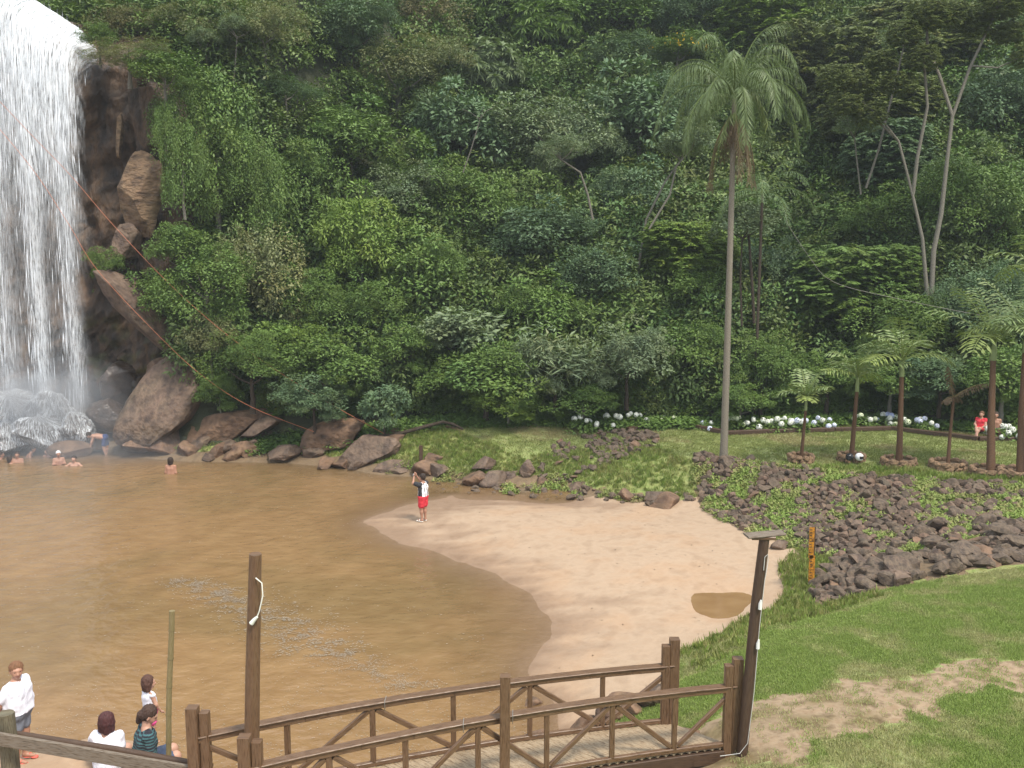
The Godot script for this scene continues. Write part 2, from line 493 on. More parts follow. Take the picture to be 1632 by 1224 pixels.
	var pts := PackedVector2Array()
	for p in cp:
		pts.append(Vector2(p.x, p.z))
	hgrid.resize(NX * ND)
	for id in ND:
		var z := -(GD0 + id * CELL)
		for ix in NX:
			var p := Vector2(GX0 + ix * CELL, z)
			var h := w[nn]
			for q in nn:
				h += w[q] * p.distance_to(pts[q])
			h = clampf(h, -1.2, 2.4)
			var bump := noise.get_noise_2d(p.x * 3.0, p.y * 3.0)
			h += bump * (0.03 + 0.06 * smoothstep(0.3, 0.9, h))
			hgrid[id * NX + ix] = h


func inside(p: Vector2, poly: PackedVector2Array, ragged := 0.3) -> bool:
	p += Vector2(noise.get_noise_2d(p.x * 7.0, p.y * 7.0), noise.get_noise_2d(p.x * 7.0 + 90.0, p.y * 7.0)) * ragged
	return Geometry2D.is_point_in_polygon(p, poly)


func zone_of(x: float, z: float) -> int:
	var p := Vector2(x, z)
	var h := gh(x, z)
	if inside(p, PATH_WAY, 0.7) and z > -24.0:
		return 2
	if inside(p, FRONT, 0.25):
		return 1
	if inside(p, REAR, 0.25):
		return 3
	if inside(p, RIPRAP_B, 0.2):
		return 4
	if h > -0.06 and inside(p, BACK, 0.1):
		return 4 if h < 0.3 else 5
	if h < 0.42 + noise.get_noise_2d(x * 4.0, z * 4.0) * 0.1 or (x < -2.0 and z > -16.0):
		return 0
	if inside(p, RIPRAP_B, 0.2) or inside(p, RIPRAP_A, 0.2):
		return 4
	return 5


func ground() -> void:
	heights()
	var gs := []
	for q in 6:
		gs.append(Geo.new())
	var maps := []
	for q in 6:
		maps.append({})
	for id in ND - 1:
		for ix in NX - 1:
			var x := GX0 + ix * CELL
			var d := GD0 + id * CELL
			if d > lerp3(BASE, x).y + 1.0:
				continue
			var zo := zone_of(x + CELL / 2, -d - CELL / 2)
			var g: Geo = gs[zo]
			var mp: Dictionary = maps[zo]
			var q := []
			for o in [0, 1, NX + 1, NX]:
				var key: int = id * NX + ix + o
				if not mp.has(key):
					mp[key] = g.v.size()
					var xx := GX0 + (key % NX) * CELL
					var zz := -(GD0 + (key / NX) * CELL)
					g.v.append(Vector3(xx, hgrid[key], zz))
					g.c.append(soil_tone(zo, xx, zz, hgrid[key]))
				q.append(mp[key])
			g.i.append_array([q[0], q[2], q[1], q[0], q[3], q[2]])
	var names := ["sandbar", "lawn", "dirt_path", "lawn", "bank_soil", "bank_soil"]
	var mats := ["sand", "lawn", "dirt", "lawn", "soil", "lawn"]
	for q in 6:
		var g: Geo = gs[q]
		g.smooth()
		structure(names[q], g.mesh(), M[mats[q]])


func soil_tone(zo: int, x: float, z: float, h: float) -> Color:
	var n1 := noise.get_noise_2d(x * 2.2 + 40.0, z * 2.2)
	var n2 := noise.get_noise_2d(x * 9.0, z * 9.0 + 70.0)
	if zo == 0:
		# damp sand is darker and redder in patches with an edge, dry sand is pale
		var streak := noise.get_noise_2d(x * 3.0 + 15.0, z * 11.0)
		var wet := 1.0 - smoothstep(0.02, 0.16, h + n1 * 0.10 + n2 * 0.04 + streak * 0.09)
		var red := smoothstep(0.05, 0.35, n1 + 0.4 * n2)
		var c := Color(1, 1, 1).lerp(Color(1.0, 0.90, 0.80), red * 0.5).lerp(Color(0.62, 0.56, 0.52), wet * 0.95)
		return c
	if zo == 1 or zo == 3:
		var k := smoothstep(-0.05, 0.4, n1 * 0.8 + n2 * 0.5)
		return Color(0.95, 1.0, 0.9).lerp(Color(1.5, 1.15, 1.0), k)
	if zo == 2:
		return Color(1, 1, 1).lerp(Color(0.6, 0.62, 0.45), smoothstep(0.1, 0.4, n2 + n1 * 0.3))
	if zo == 5:
		return Color(0.85, 0.9, 0.7).lerp(Color(1.6, 1.1, 0.95), smoothstep(0.0, 0.35, n2 + n1 * 0.5))
	return Color(1, 1, 1).lerp(Color(1.5, 1.4, 1.2), smoothstep(0.0, 0.4, n2))


# ------------------------------------------------------------------ water
func pond() -> void:
	var g := Geo.new()
	var cs := 0.25
	var nx := 200
	var nd := 136
	var x0 := -40.0
	for id in nd + 1:
		for ix in nx + 1:
			var x := x0 + ix * cs
			var z := -(10.5 + id * cs)
			var h := gh(x, z) if x > GX0 else -0.8
			var depth := maxf(0.0, -h)
			var y := 0.012 * noise.get_noise_2d(x * 9.0, z * 14.0) + 0.008 * noise.get_noise_2d(x * 22.0, z * 30.0)
			g.v.append(Vector3(x, y * smoothstep(0.0, 0.2, depth), z))
			var n1 := noise.get_noise_2d(x * 0.9, z * 0.9 + 33.0)
			var murk := 1.0 - exp(-depth * 7.0)
			var c := Color(1, 1, 1).lerp(Color(0.80, 0.84, 0.82), smoothstep(-0.3, 0.4, n1 + 0.35 * noise.get_noise_2d(x * 3.0, z * 5.0)))
			c.a = clampf(0.25 + 0.75 * murk, 0.0, 1.0)
			g.c.append(c)
			g.t.append(Vector2(x, z))
	for id in nd:
		for ix in nx:
			var k := id * (nx + 1) + ix
			var hmin := 9.0
			for o in [0, 1, nx + 1, nx + 2]:
				var p := g.v[k + o]
				hmin = minf(hmin, gh(p.x, p.z) if p.x > GX0 else -0.8)
			if hmin < 0.02:
				g.i.append_array([k, k + nx + 2, k + 1, k, k + nx + 1, k + nx + 2])
	g.smooth()
	var m := mat("water", lin(0.245, 0.155, 0.075), 0.12, ntex(31, 0.008, [Color(0.90, 0.88, 0.86), Color(1, 1, 1)], 4), Vector3(0.12, 0.12, 1), false)
	m.transparency = BaseMaterial3D.TRANSPARENCY_ALPHA
	m.metallic_specular = 0.34
	m.normal_enabled = true
	var nt := ntex(32, 0.018, [], 5)
	nt.as_normal_map = true
	nt.bump_strength = 6.0
	m.normal_texture = nt
	m.normal_scale = 0.45
	m.uv1_scale = Vector3(0.22, 0.34, 1)
	structure("pond_water", g.mesh(), m)
	# puddle left behind on the sandbar
	var pd := Geo.new()
	var mid := Vector3(5.30, 0.17, -22.66)
	for a in 25:
		for b in 13:
			var rr := 1.5 * b / 12.0
			var th := TAU * a / 24.0
			pd.v.append(Vector3(mid.x + cos(th) * rr, 0.165, mid.z + sin(th) * rr))
			pd.n.append(Vector3.UP)
			pd.c.append(Color(1, 1, 1, 0.93))
			pd.t.append(Vector2(pd.v[-1].x, pd.v[-1].z))
	for a in 24:
		for b in 12:
			var q := a * 13 + b
			var low := 9.0
			for e in [0, 1, 13, 14]:
				low = minf(low, gh(pd.v[q + e].x, pd.v[q + e].z))
			if low < 0.175:
				pd.i.append_array([q, q + 1, q + 14, q, q + 14, q + 13])
	var pm := m.duplicate() as StandardMaterial3D
	pm.normal_scale = 0.05
	pm.roughness = 0.05
	single("puddle", pd.mesh(), pm, "shallow brown puddle on the sandbar beside the right pole", "puddle")
	# foamy flecks on the pond, whose pale colour also paints in wavelet glints
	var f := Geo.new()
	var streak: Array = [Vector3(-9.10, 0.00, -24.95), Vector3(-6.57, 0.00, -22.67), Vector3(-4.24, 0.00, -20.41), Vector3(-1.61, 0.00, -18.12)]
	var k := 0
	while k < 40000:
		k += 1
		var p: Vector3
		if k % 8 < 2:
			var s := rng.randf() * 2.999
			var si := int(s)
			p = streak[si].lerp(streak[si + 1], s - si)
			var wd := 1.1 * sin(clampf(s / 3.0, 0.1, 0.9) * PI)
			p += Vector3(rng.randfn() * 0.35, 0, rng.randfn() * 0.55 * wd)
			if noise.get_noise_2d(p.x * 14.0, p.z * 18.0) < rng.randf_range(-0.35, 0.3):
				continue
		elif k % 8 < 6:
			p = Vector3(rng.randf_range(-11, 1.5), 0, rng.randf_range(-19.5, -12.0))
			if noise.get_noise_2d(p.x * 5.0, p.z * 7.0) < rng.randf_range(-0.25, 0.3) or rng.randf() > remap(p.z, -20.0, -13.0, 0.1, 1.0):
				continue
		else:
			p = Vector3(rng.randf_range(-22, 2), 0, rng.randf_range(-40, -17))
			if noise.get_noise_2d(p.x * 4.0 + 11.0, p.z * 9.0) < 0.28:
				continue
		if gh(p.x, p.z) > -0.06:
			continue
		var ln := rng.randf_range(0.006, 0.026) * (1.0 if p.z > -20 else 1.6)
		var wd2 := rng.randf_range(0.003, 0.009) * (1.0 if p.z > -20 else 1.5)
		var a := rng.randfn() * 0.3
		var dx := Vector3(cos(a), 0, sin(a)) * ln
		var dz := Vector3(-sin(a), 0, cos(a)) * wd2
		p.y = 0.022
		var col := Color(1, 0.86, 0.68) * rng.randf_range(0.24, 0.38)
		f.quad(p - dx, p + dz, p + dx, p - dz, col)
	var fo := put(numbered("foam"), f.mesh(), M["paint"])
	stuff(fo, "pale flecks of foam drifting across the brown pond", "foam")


# ------------------------------------------------------------------ bits lying on the sand
func sand_litter() -> void:
	var g := Geo.new()
	for k in 520:
		var p := Vector3(rng.randf_range(-4.5, 9.0), 0, -rng.randf_range(15.0, 33.5))
		var h := gh(p.x, p.z)
		if h < 0.06 or h > 0.36 or (noise.get_noise_2d(p.x * 3.0, p.z * 3.0 + 9.0) < 0.05 and rng.randf() < 0.7):
			continue
		p.y = h + 0.008
		var a := rng.randf() * TAU
		var ln := rng.randf_range(0.02, 0.09)
		g.leaf(p, Vector3(cos(a), 0.08, sin(a)), Vector3.UP, ln, ln * rng.randf_range(0.15, 0.6), Color(0.12, 0.075, 0.04) * rng.randf_range(0.5, 1.6), 0.0)
	stuff(put(numbered("leaf_litter"), g.mesh(), M["paint"]), "scattered dead leaves and twigs on the sandbar", "litter")


# ------------------------------------------------------------------ hill behind
func hillside() -> void:
	var g := Geo.new()
	var xs := 130
	var ds := 90
	for a in xs + 1:
		for b in ds + 1:
			var x := -65.0 + a
			var d := lerp3(BASE, x).y - 0.4 + b * 0.85
			var h := hill_h(x, d)
			var nz := noise.get_noise_2d(x * 1.3, d * 1.3) * 1.2 * smoothstep(0.0, 4.0, b * 0.85)
			g.v.append(Vector3(x, h + nz - 0.15, -d))
			g.c.append(Color(1, 1, 1) * (0.8 + 0.4 * noise.get_noise_2d(x * 6.0, d * 6.0)))
	for a in xs:
		for b in ds:
			var k := a * (ds + 1) + b
			g.i.append_array([k, k + 1, k + ds + 2, k, k + ds + 2, k + ds + 1])
	g.smooth()
	structure("hillside", g.mesh(), M["hill"])


# ------------------------------------------------------------------ rock shapes
var ico := {}


func icosphere(sub: int) -> Geo:
	if ico.has(sub):
		return ico[sub]
	var g := Geo.new()
	if sub == 0:
		var p := (1.0 + sqrt(5.0)) / 2.0
		for q in [[-1, p, 0], [1, p, 0], [-1, -p, 0], [1, -p, 0], [0, -1, p], [0, 1, p], [0, -1, -p], [0, 1, -p], [p, 0, -1], [p, 0, 1], [-p, 0, -1], [-p, 0, 1]]:
			g.v.append(Vector3(q[0], q[1], q[2]).normalized())
		g.i.append_array([0, 5, 11, 0, 1, 5, 0, 7, 1, 0, 10, 7, 0, 11, 10, 1, 9, 5, 5, 4, 11, 11, 2, 10, 10, 6, 7, 7, 8, 1, 3, 4, 9, 3, 2, 4, 3, 6, 2, 3, 8, 6, 3, 9, 8, 4, 5, 9, 2, 11, 4, 6, 10, 2, 8, 7, 6, 9, 1, 8])
	else:
		var s := icosphere(sub - 1)
		g.v = s.v.duplicate()
		var mid := {}
		for k in range(0, s.i.size(), 3):
			var t := [s.i[k], s.i[k + 1], s.i[k + 2]]
			var m := []
			for e in 3:
				var a: int = mini(t[e], t[(e + 1) % 3])
				var b: int = maxi(t[e], t[(e + 1) % 3])
				var key := a * 100000 + b
				if not mid.has(key):
					mid[key] = g.v.size()
					g.v.append((g.v[a] + g.v[b]).normalized())
				m.append(mid[key])
			g.i.append_array([t[0], m[0], m[2], t[1], m[1], m[0], t[2], m[2], m[1], m[0], m[1], m[2]])
	ico[sub] = g
	return g


# an angular stone of about unit radius: a ball cut by random planes, then roughened
func rock(sd: int, sub: int, cuts: int, rough: float, flat := false, depth := 0.62, boxy := 0.75) -> ArrayMesh:
	return rock_shape(sd, sub, cuts, rough, flat, depth, boxy).mesh()


func rock_shape(sd: int, sub: int, cuts: int, rough: float, flat: bool, depth: float, boxy: float) -> Geo:
	var r := RandomNumberGenerator.new()
	r.seed = sd
	var b := icosphere(sub)
	var g := Geo.new()
	g.i = b.i.duplicate()
	var pl := []
	for q in cuts:
		var d := Vector3(r.randf_range(-1, 1), r.randf_range(-1, 1), r.randf_range(-1, 1)).normalized()
		pl.append([d, r.randf_range(depth, 0.95)])
	var box := Basis.from_euler(Vector3(r.randf(), r.randf(), r.randf()) * 0.5)
	for p in b.v:
		var q := box * p
		q = Vector3(signf(q.x) * pow(absf(q.x), boxy), signf(q.y) * pow(absf(q.y), boxy), signf(q.z) * pow(absf(q.z), boxy)) * lerpf(0.82, 1.0, boxy)
		q = box.inverse() * q
		for c in pl:
			var e: float = q.dot(c[0]) - c[1]
			if e > 0.0:
				q -= c[0] * e
		var o := Vector3(sd * 3.1, sd * 1.7, 0)
		q *= 1.0 + rough * noise.get_noise_3dv(q * 14.0 + o) + rough * 0.45 * noise.get_noise_3dv(q * 45.0 + o)
		g.v.append(q)
		var tone := 1.0 + 0.35 * noise.get_noise_3dv(q * 11.0 - o)
		g.c.append(Color(tone, tone * (1.0 + 0.1 * noise.get_noise_3dv(q * 7.0 + o)), tone))
	if not flat:
		g.smooth()
	return g


# ------------------------------------------------------------------ cliff and fall
func cliff() -> void:
	var root := thing("cliff", "tall dark brown rock face behind and beside the waterfall", "cliff", Vector3(-20, 0, -44))
	var cell := FastNoiseLite.new()
	cell.noise_type = FastNoiseLite.TYPE_CELLULAR
	cell.seed = 4
	cell.frequency = 0.32
	cell.cellular_return_type = FastNoiseLite.RETURN_CELL_VALUE
	cell.domain_warp_enabled = true
	cell.domain_warp_amplitude = 1.5
	cell.domain_warp_frequency = 0.3
	var g := Geo.new()
	var nx := 130
	var ny := 120
	for a in nx + 1:
		for b in ny + 1:
			var x := -40.0 + a * 0.21
			var h := -0.8 + b * 0.175
			var d := 43.6 + 0.10 * h + 1.0 * cell.get_noise_2d(x * 0.8, h * 0.55) + 0.35 * cell.get_noise_2d(x * 2.3 + 50.0, h * 1.7) + 0.5 * noise.get_noise_2d(x * 4.0, h * 4.0) + 0.12 * noise.get_noise_2d(x * 16.0, h * 12.0)
			d += smoothstep(-15.5, -12.6, x) * 3.5
			var top := 17.4 + 2.8 * smoothstep(-20.0, -23.5, x) - 5.0 * smoothstep(-18.0, -13.0, x)
			d += maxf(0.0, h - top) * 1.6
			g.v.append(Vector3(x, h, -d) - root.position)
			var tone := 0.75 + 0.5 * cell.get_noise_2d(x * 0.8, h * 0.55)
			var col := Color(tone, tone, tone)
			# orange-brown staining in tall streaks, and moss at the foot beside the fall
			col = col.lerp(Color(2.2, 1.7, 1.15), 0.8 * smoothstep(0.05, 0.4, noise.get_noise_2d(x * 7.0, h * 1.3)))
			var moss := smoothstep(0.0, 0.3, noise.get_noise_2d(x * 9.0 + 17.0, h * 9.0)) * smoothstep(-20.6, -19.8, x) * smoothstep(6.5, 5.0, h)
			col = col.lerp(Color(0.55, 1.25, 0.25), moss * 0.8)
			g.c.append(col)
	for a in nx:
		for b in ny:
			var k := a * (ny + 1) + b
			g.i.append_array([k, k + 1, k + ny + 2, k, k + ny + 2, k + ny + 1])
	g.smooth()
	put("rock_face", g.mesh(), M["cliff"], root)
	# blocks standing proud of the face
	var blocks := [[Vector3(-16.88, 11.40, -43.60), Vector3(0.95, 1.9, 0.5), Vector3(0.05, 0.2, -0.25), "rock_pale", 0.5], [Vector3(-17.64, 9.42, -43.80), Vector3(0.8, 0.9, 0.8), Vector3(0.2, 0.4, 0.5), "rock", 0.5], [Vector3(-16.58, 14.80, -45.20), Vector3(1.5, 1.8, 0.7), Vector3(0, 0.3, 0.4), "cliff", 0.4], [Vector3(-18.01, 14.43, -44.50), Vector3(0.2, 1.3, 0.3), Vector3(0, 0.1, -0.12), "rock_pale", 0.5]]
	for k in blocks.size():
		var b: Array = blocks[k]
		var o := put("rock_block", rock(300 + k, 4, 10, 0.08, false, 0.5, 0.45), M[b[3]], root)
		o.position = b[0] - root.position
		o.rotation = b[2]
		o.scale = b[1]


func fall_tex() -> ImageTexture:
	var w := 256
	var h := 1024
	var im := Image.create(w, h, false, Image.FORMAT_RGBA8)
	var a := FastNoiseLite.new()
	a.seed = 77
	a.frequency = 0.02
	a.fractal_octaves = 4
	for y in h:
		var ky := 0.5 - 0.5 * cos(TAU * y / h)
		for x in w:
			var s := 0.55 * a.get_noise_2d(x * 9.0, y * 0.55) + 0.5 * a.get_noise_2d(x * 26.0 + 900.0, y * 1.6) + 0.10 * a.get_noise_2d(x * 40.0, y * 5.0)
			im.set_pixel(x, y, Color(1, 1, 1, smoothstep(-0.34, 0.42, s)))
	return ImageTexture.create_from_image(im)


var CREST: Array = [Vector3(-28.63, 21.83, -44.50), Vector3(-24.72, 21.43, -44.50), Vector3(-22.51, 20.76, -44.50), Vector3(-21.42, 20.08, -44.50), Vector3(-20.34, 19.35, -44.50), Vector3(-19.68, 18.53, -44.50), Vector3(-19.20, 17.07, -44.50), Vector3(-19.10, 15.55, -44.50)]


func crest_h(x: float) -> float:
	return lerp3(CREST, x).y


func band(x: float, f: float) -> float:
	# how much water falls at x, a fraction f of the way down: solid at the lip, torn into columns below
	var px := 816.0 + x * 1500.0 / 44.8
	var cols := 0.14 + 0.85 * exp(-pow((px - 92.0) / 9.0, 2)) + 0.6 * exp(-pow((px - 143.0) / 9.0, 2)) + 0.35 * exp(-pow((px - 38.0) / 16.0, 2)) + 0.5 * exp(-pow((px - 2.0) / 7.0, 2)) + 0.4 * exp(-pow((px + 40.0) / 20.0, 2))
	var up := 1.0 - 0.45 * exp(-pow((px - 12.0) / 7.0, 2)) - 0.3 * exp(-pow((px - 62.0) / 5.0, 2))
	return clampf(lerpf(up, cols, smoothstep(0.12, 0.6, f)), 0.0, 1.0)


func waterfall() -> void:
	var tx := fall_tex()
	var m := mat("fall", Color(0.96, 0.98, 1.0), 0.6, tx, Vector3(1, 1, 1), false)
	m.transparency = BaseMaterial3D.TRANSPARENCY_ALPHA
	m.backlight_enabled = true
	m.backlight = Color(0.6, 0.6, 0.6)
	var root := thing("waterfall", "tall white waterfall spilling over the dark cliff", "waterfall", Vector3(-22, 0, -43.5))
	var xl := -33.0
	var xr := -19.2
	for layer in 3:
		var g := Geo.new()
		var nu := 80
		var nv := 60
		for a in nu + 1:
			var x := lerpf(xl, xr - 0.12 * layer, float(a) / nu)
			var top := crest_h(x)
			for b in nv + 1:
				var f := float(b) / nv
				var along := f * f * 0.4 + f * 0.6
				var h := lerpf(top, 0.3, along)
				var drop := top - h
				var d := 44.4 - 1.1 * (1.0 - exp(-drop * 0.55)) + 1.8 * exp(-drop * 2.5) - 0.22 * layer
				d += 0.16 * noise.get_noise_2d(x * 9.0, layer * 20.0 + drop * 0.6)
				var xx := x + 0.10 * noise.get_noise_2d(x * 5.0 + 30.0, drop * 2.0)
				g.v.append(Vector3(xx, h, -d) - root.position)
				var edge := smoothstep(xr + 0.05, xr - 0.9, x + 0.5 * noise.get_noise_2d(drop * 5.0, layer * 9.0) + 0.25 * noise.get_noise_2d(drop * 17.0, layer * 5.0))
				var al := band(x, along) * edge * (0.8 if layer < 2 else 0.6)
				g.c.append(Color(1, 1, 1, clampf(al, 0.0, 1.0)))
				g.t.append(Vector2(x * 0.33 + layer * 0.37, drop * 0.055 + layer * 0.21))
		for a in nu:
			for b in nv:
				var k := a * (nv + 1) + b
				g.i.append_array([k, k + nv + 2, k + 1, k, k + nv + 1, k + nv + 2])
		g.smooth()
		put("water_veil", g.mesh(), m, root)
	var s := Geo.new()
	for k in 2600:
		var x := rng.randf_range(-27.0, xr)
		var f := rng.randf()
		if rng.randf() > pow(band(x, f), 1.3):
			continue
		var top := crest_h(x)
		var h := lerpf(top, 0.5, f)
		var drop := top - h
		var d := 44.4 - 1.1 * (1.0 - exp(-drop * 0.55)) + 1.8 * exp(-drop * 2.5) - 0.75 - rng.randf() * 0.3
		var ln := rng.randf_range(0.15, 0.8)
		var w := rng.randf_range(0.004, 0.012)
		var p := Vector3(x + rng.randfn() * 0.05, h, -d) - root.position
		s.quad(p + Vector3(-w, 0, 0), p + Vector3(0, ln, -0.02), p + Vector3(w, 0, 0), p + Vector3(0, -ln, 0.02), Color(1, 1, 1))
	var so := put("falling_spray", s.mesh(), mat("spray", Color(0.95, 0.97, 1.0), 0.5), root)
	so.set_meta("kind", "stuff")
	# water tumbling over the boulders at the foot
	var foot := [[Vector3(-22.63, 1.45, -42.00), Vector3(1.5, 1.5, 1.1)], [Vector3(-20.69, 1.30, -42.20), Vector3(1.3, 1.35, 1.0)], [Vector3(-24.33, 1.54, -42.00), Vector3(1.4, 1.7, 1.2)], [Vector3(-21.13, 0.97, -41.20), Vector3(1.5, 0.95, 0.9)], [Vector3(-19.70, 0.89, -41.60), Vector3(0.8, 0.9, 0.8)], [Vector3(-22.56, 0.87, -41.00), Vector3(1.2, 0.8, 0.8)]]
	for k in foot.size():
		var c: Vector3 = foot[k][0]
		var r: Vector3 = foot[k][1]
		var st := single("boulder", rock(340 + k, 5, 12, 0.16, false, 0.45, 0.6), M["rock_wet"], ["dark wet boulder under the left cascade of the waterfall", "dark wet boulder under the main water column", "wet boulder at the left picture edge under the fall", "low wet boulder in the middle of the splash", "small wet boulder at the right foot of the fall", "low wet boulder in the splash at far left"][k], "boulder", c, "boulders at the foot of the waterfall")
		st.scale = r
		var g := rock_shape(340 + k, 5, 12, 0.16, false, 0.45, 0.6)
		g.t.resize(g.v.size())
		for e in g.v.size():
			var q := g.v[e]
			g.t[e] = Vector2(atan2(q.x, q.z) * 0.32 + k * 0.3, -q.y * r.y * 0.14 + q.z * 0.05)
			var wet := 1.0 + 1.0 * noise.get_noise_2d(atan2(q.x, q.z) * 14.0, k * 7.0 + q.y * 3.0)
			g.c[e] = Color(1, 1, 1, clampf(wet, 0.0, 0.95))
			g.v[e] = c + q * 1.035 * r + Vector3(0, 0.04, 0.03) - root.position
		g.smooth()
		put("cascade", g.mesh(), m, root)
	var drift := []
	for k in 26:
		var c: Vector3 = Vector3(-21.65, 0.93, -41.40) + Vector3(rng.randf_range(-4.0, 2.8), rng.randf_range(0.0, 2.2), rng.randf_range(-0.6, 1.6))
		var sz := rng.randf_range(0.6, 1.5)
		drift.append([c, Vector3(4.2, 2.6, 2.6) * sz, 0.045 / sz])
	for k in 8:
		var sz := rng.randf_range(0.8, 1.4)
		drift.append([Vector3(-20.23, 0.23, -40.40) + Vector3(rng.randf_range(-5.0, 4.0), 0.2, rng.randf_range(-1.0, 2.5)), Vector3(6.0, 1.3, 3.5) * sz, 0.018 / sz])
	for f in drift:
		var fv := FogVolume.new()
		fv.name = numbered("mist")
		fv.shape = RenderingServer.FOG_VOLUME_SHAPE_ELLIPSOID
		fv.size = f[1]
		fv.position = f[0]
		var fm := FogMaterial.new()
		fm.albedo = Color(0.95, 0.97, 1.0)
		fm.density = f[2]
		fv.material = fm
		add_child(fv)
		stuff(fv)


# ------------------------------------------------------------------ forest
var crowns := {}


# leaves spread through lobes on an ellipsoid shell of unit radius
func crown(sd: int, lobes: int, lobe_r: float, leaves: int, ln: float, wd: float, under := -0.35, hang := 0.0) -> ArrayMesh:
	var r := RandomNumberGenerator.new()
	r.seed = sd
	var g := Geo.new()
	var per := leaves / lobes
	for k in lobes:
		var y := lerpf(1.0, under, (k + 0.5) / lobes)
		var a := k * 2.39996 + r.randf_range(-0.5, 0.5)
		var q := sqrt(maxf(0.0, 1.0 - y * y))
		var out := Vector3(cos(a) * q, y, sin(a) * q)
		var c := out * r.randf_range(0.35, 1.0) * (1.0 + 0.35 * noise.get_noise_3dv(out * 12.0 + Vector3(sd, 0, 0)))
		var lr := lobe_r * r.randf_range(0.5, 1.3)
		var tone := r.randf_range(0.78, 1.22)
		var warm := r.randf_range(-0.08, 0.14)
		for e in per:
			var d := Vector3(r.randfn(), r.randfn(), r.randfn()).normalized()
			d = (d + out * 0.55 + Vector3.UP * 0.25).normalized()
			var p := c + d * lr * (0.55 + 0.5 * sqrt(r.randf())) * Vector3(1.0, 0.75, 1.0)
			p.y -= hang * r.randf() * r.randf()
			var dr := (Vector3(r.randf_range(-1, 1), r.randf_range(-0.75, 0.35), r.randf_range(-1, 1)) + d * 0.7).normalized()
			var nr := (d * 0.6 + Vector3.UP * 0.8 + Vector3(r.randf_range(-0.6, 0.6), 0, r.randf_range(-0.6, 0.6))).normalized()
			var t := tone * r.randf_range(0.82, 1.18)
			g.leaf(p, dr, nr, ln * r.randf_range(0.7, 1.3), wd * r.randf_range(0.7, 1.2), Color(t * (1.0 + warm), t, t * (1.0 - warm)))
	return g.mesh()


# tiers of flat feathery sprays, as on acacias and tree ferns
func feathery(sd: int, sprays: int, tier := 5) -> ArrayMesh:
	var r := RandomNumberGenerator.new()
	r.seed = sd
	var g := Geo.new()
	for k in sprays:
		var lev := clampf(float(k % tier) / (tier - 1) + r.randf_range(-0.12, 0.12), 0.0, 1.0)
		var a := r.randf() * TAU
		var reach := (1.0 - 0.45 * absf(lev - 0.4)) * sqrt(r.randf())
		var p := Vector3(cos(a) * reach, (lev - 0.5) * 1.5 + r.randf_range(-0.13, 0.13) - reach * 0.12, sin(a) * reach)
		var tone := r.randf_range(0.75, 1.3)
		var warm := r.randf_range(-0.05, 0.25) * (1.0 if r.randf() < 0.4 else 0.2)
		for f in 3:
			var aa := a + r.randf_range(-1.2, 1.2)
			var dir := Vector3(cos(aa), r.randf_range(-0.8, 0.35), sin(aa)).normalized()
			var side := dir.cross(Vector3.UP).normalized()
			var ln := r.randf_range(0.14, 0.27)
			var lv := Color(tone * (1.0 + warm), tone, tone * (1.0 - warm))
			for s in 9:
				var q := p + dir * ln * (s + 1) / 9.0 + Vector3.DOWN * ln * 0.25 * pow((s + 1) / 9.0, 2)
				var w := 0.095 * sin((s + 1.5) / 10.5 * PI)
				for sg in [-1.0, 1.0]:
					g.leaf(q, (side * sg + dir * 0.35 + Vector3.DOWN * r.randf_range(0.1, 0.9)).normalized(), (Vector3.UP + Vector3(r.randfn(), 0, r.randfn()) * 0.4).normalized(), w, 0.04, lv * r.randf_range(0.88, 1.12))
	return g.mesh()


# rosettes of long drooping leaflets, as on cecropia and ambarella trees
func whorled(sd: int, heads: int, ln := 0.30, wd := 0.065) -> ArrayMesh:
	var r := RandomNumberGenerator.new()
	r.seed = sd
	var g := Geo.new()
	for k in heads:
		var y := lerpf(1.0, -0.35, (k + 0.5) / heads)
		var a := k * 2.39996 + r.randf_range(-0.3, 0.3)
		var q := sqrt(maxf(0.0, 1.0 - y * y))
		var out := Vector3(cos(a) * q, y, sin(a) * q)
		var c := out * r.randf_range(0.55, 0.95)
		var tone := r.randf_range(0.8, 1.25)
		var x := out.cross(Vector3(0.2, 0.1, 0.97)).normalized()
		var z := out.cross(x)
		for e in 22:
			var an := e * 2.39996
			var d := (x * cos(an) + z * sin(an) + out * r.randf_range(0.1, 0.8) + Vector3.UP * 0.15).normalized()
			g.leaf(c, d, (Vector3.UP + out * 0.6).normalized(), ln * r.randf_range(0.7, 1.2), wd, Color(tone, tone, tone * 0.9) * r.randf_range(0.88, 1.12), 0.35)
	return g.mesh()


func tree_wood(root: Node3D, top: float, r: float, lean: Vector3, spread: float, m: Material, sd: int, limbs := 5) -> void:
	var q := RandomNumberGenerator.new()
	q.seed = sd
	var g := Geo.new()
	var p := []
	var rr := []
	for k in 7:
		var f := k / 6.0
		p.append(Vector3(0, -0.6, 0).lerp(Vector3(0, top, 0) + lean, f) + Vector3(q.randf_range(-0.12, 0.12), 0, q.randf_range(-0.12, 0.12)) * minf(1.0, top * 0.2) * (0.0 if k == 0 else 1.0))
		rr.append(r * lerpf(1.25, 0.5, f))
	g.tube(p, rr, 7, Color.WHITE, 0.08)
	put("trunk", g.mesh(), m, root)
	for k in limbs:
		var b := Geo.new()
		var a := k * 2.4 + q.randf()
		var s0: Vector3 = p[4].lerp(p[6], q.randf())
		var e := s0 + Vector3(cos(a) * spread, spread * q.randf_range(0.35, 0.9), sin(a) * spread) * q.randf_range(0.6, 0.95)
		var md := s0.lerp(e, 0.5) + Vector3(0, -0.08, 0) * spread
		b.tube([s0, md, e], [r * 0.5, r * 0.36, r * 0.12], 5)
		put("limb", b.mesh(), m, root)


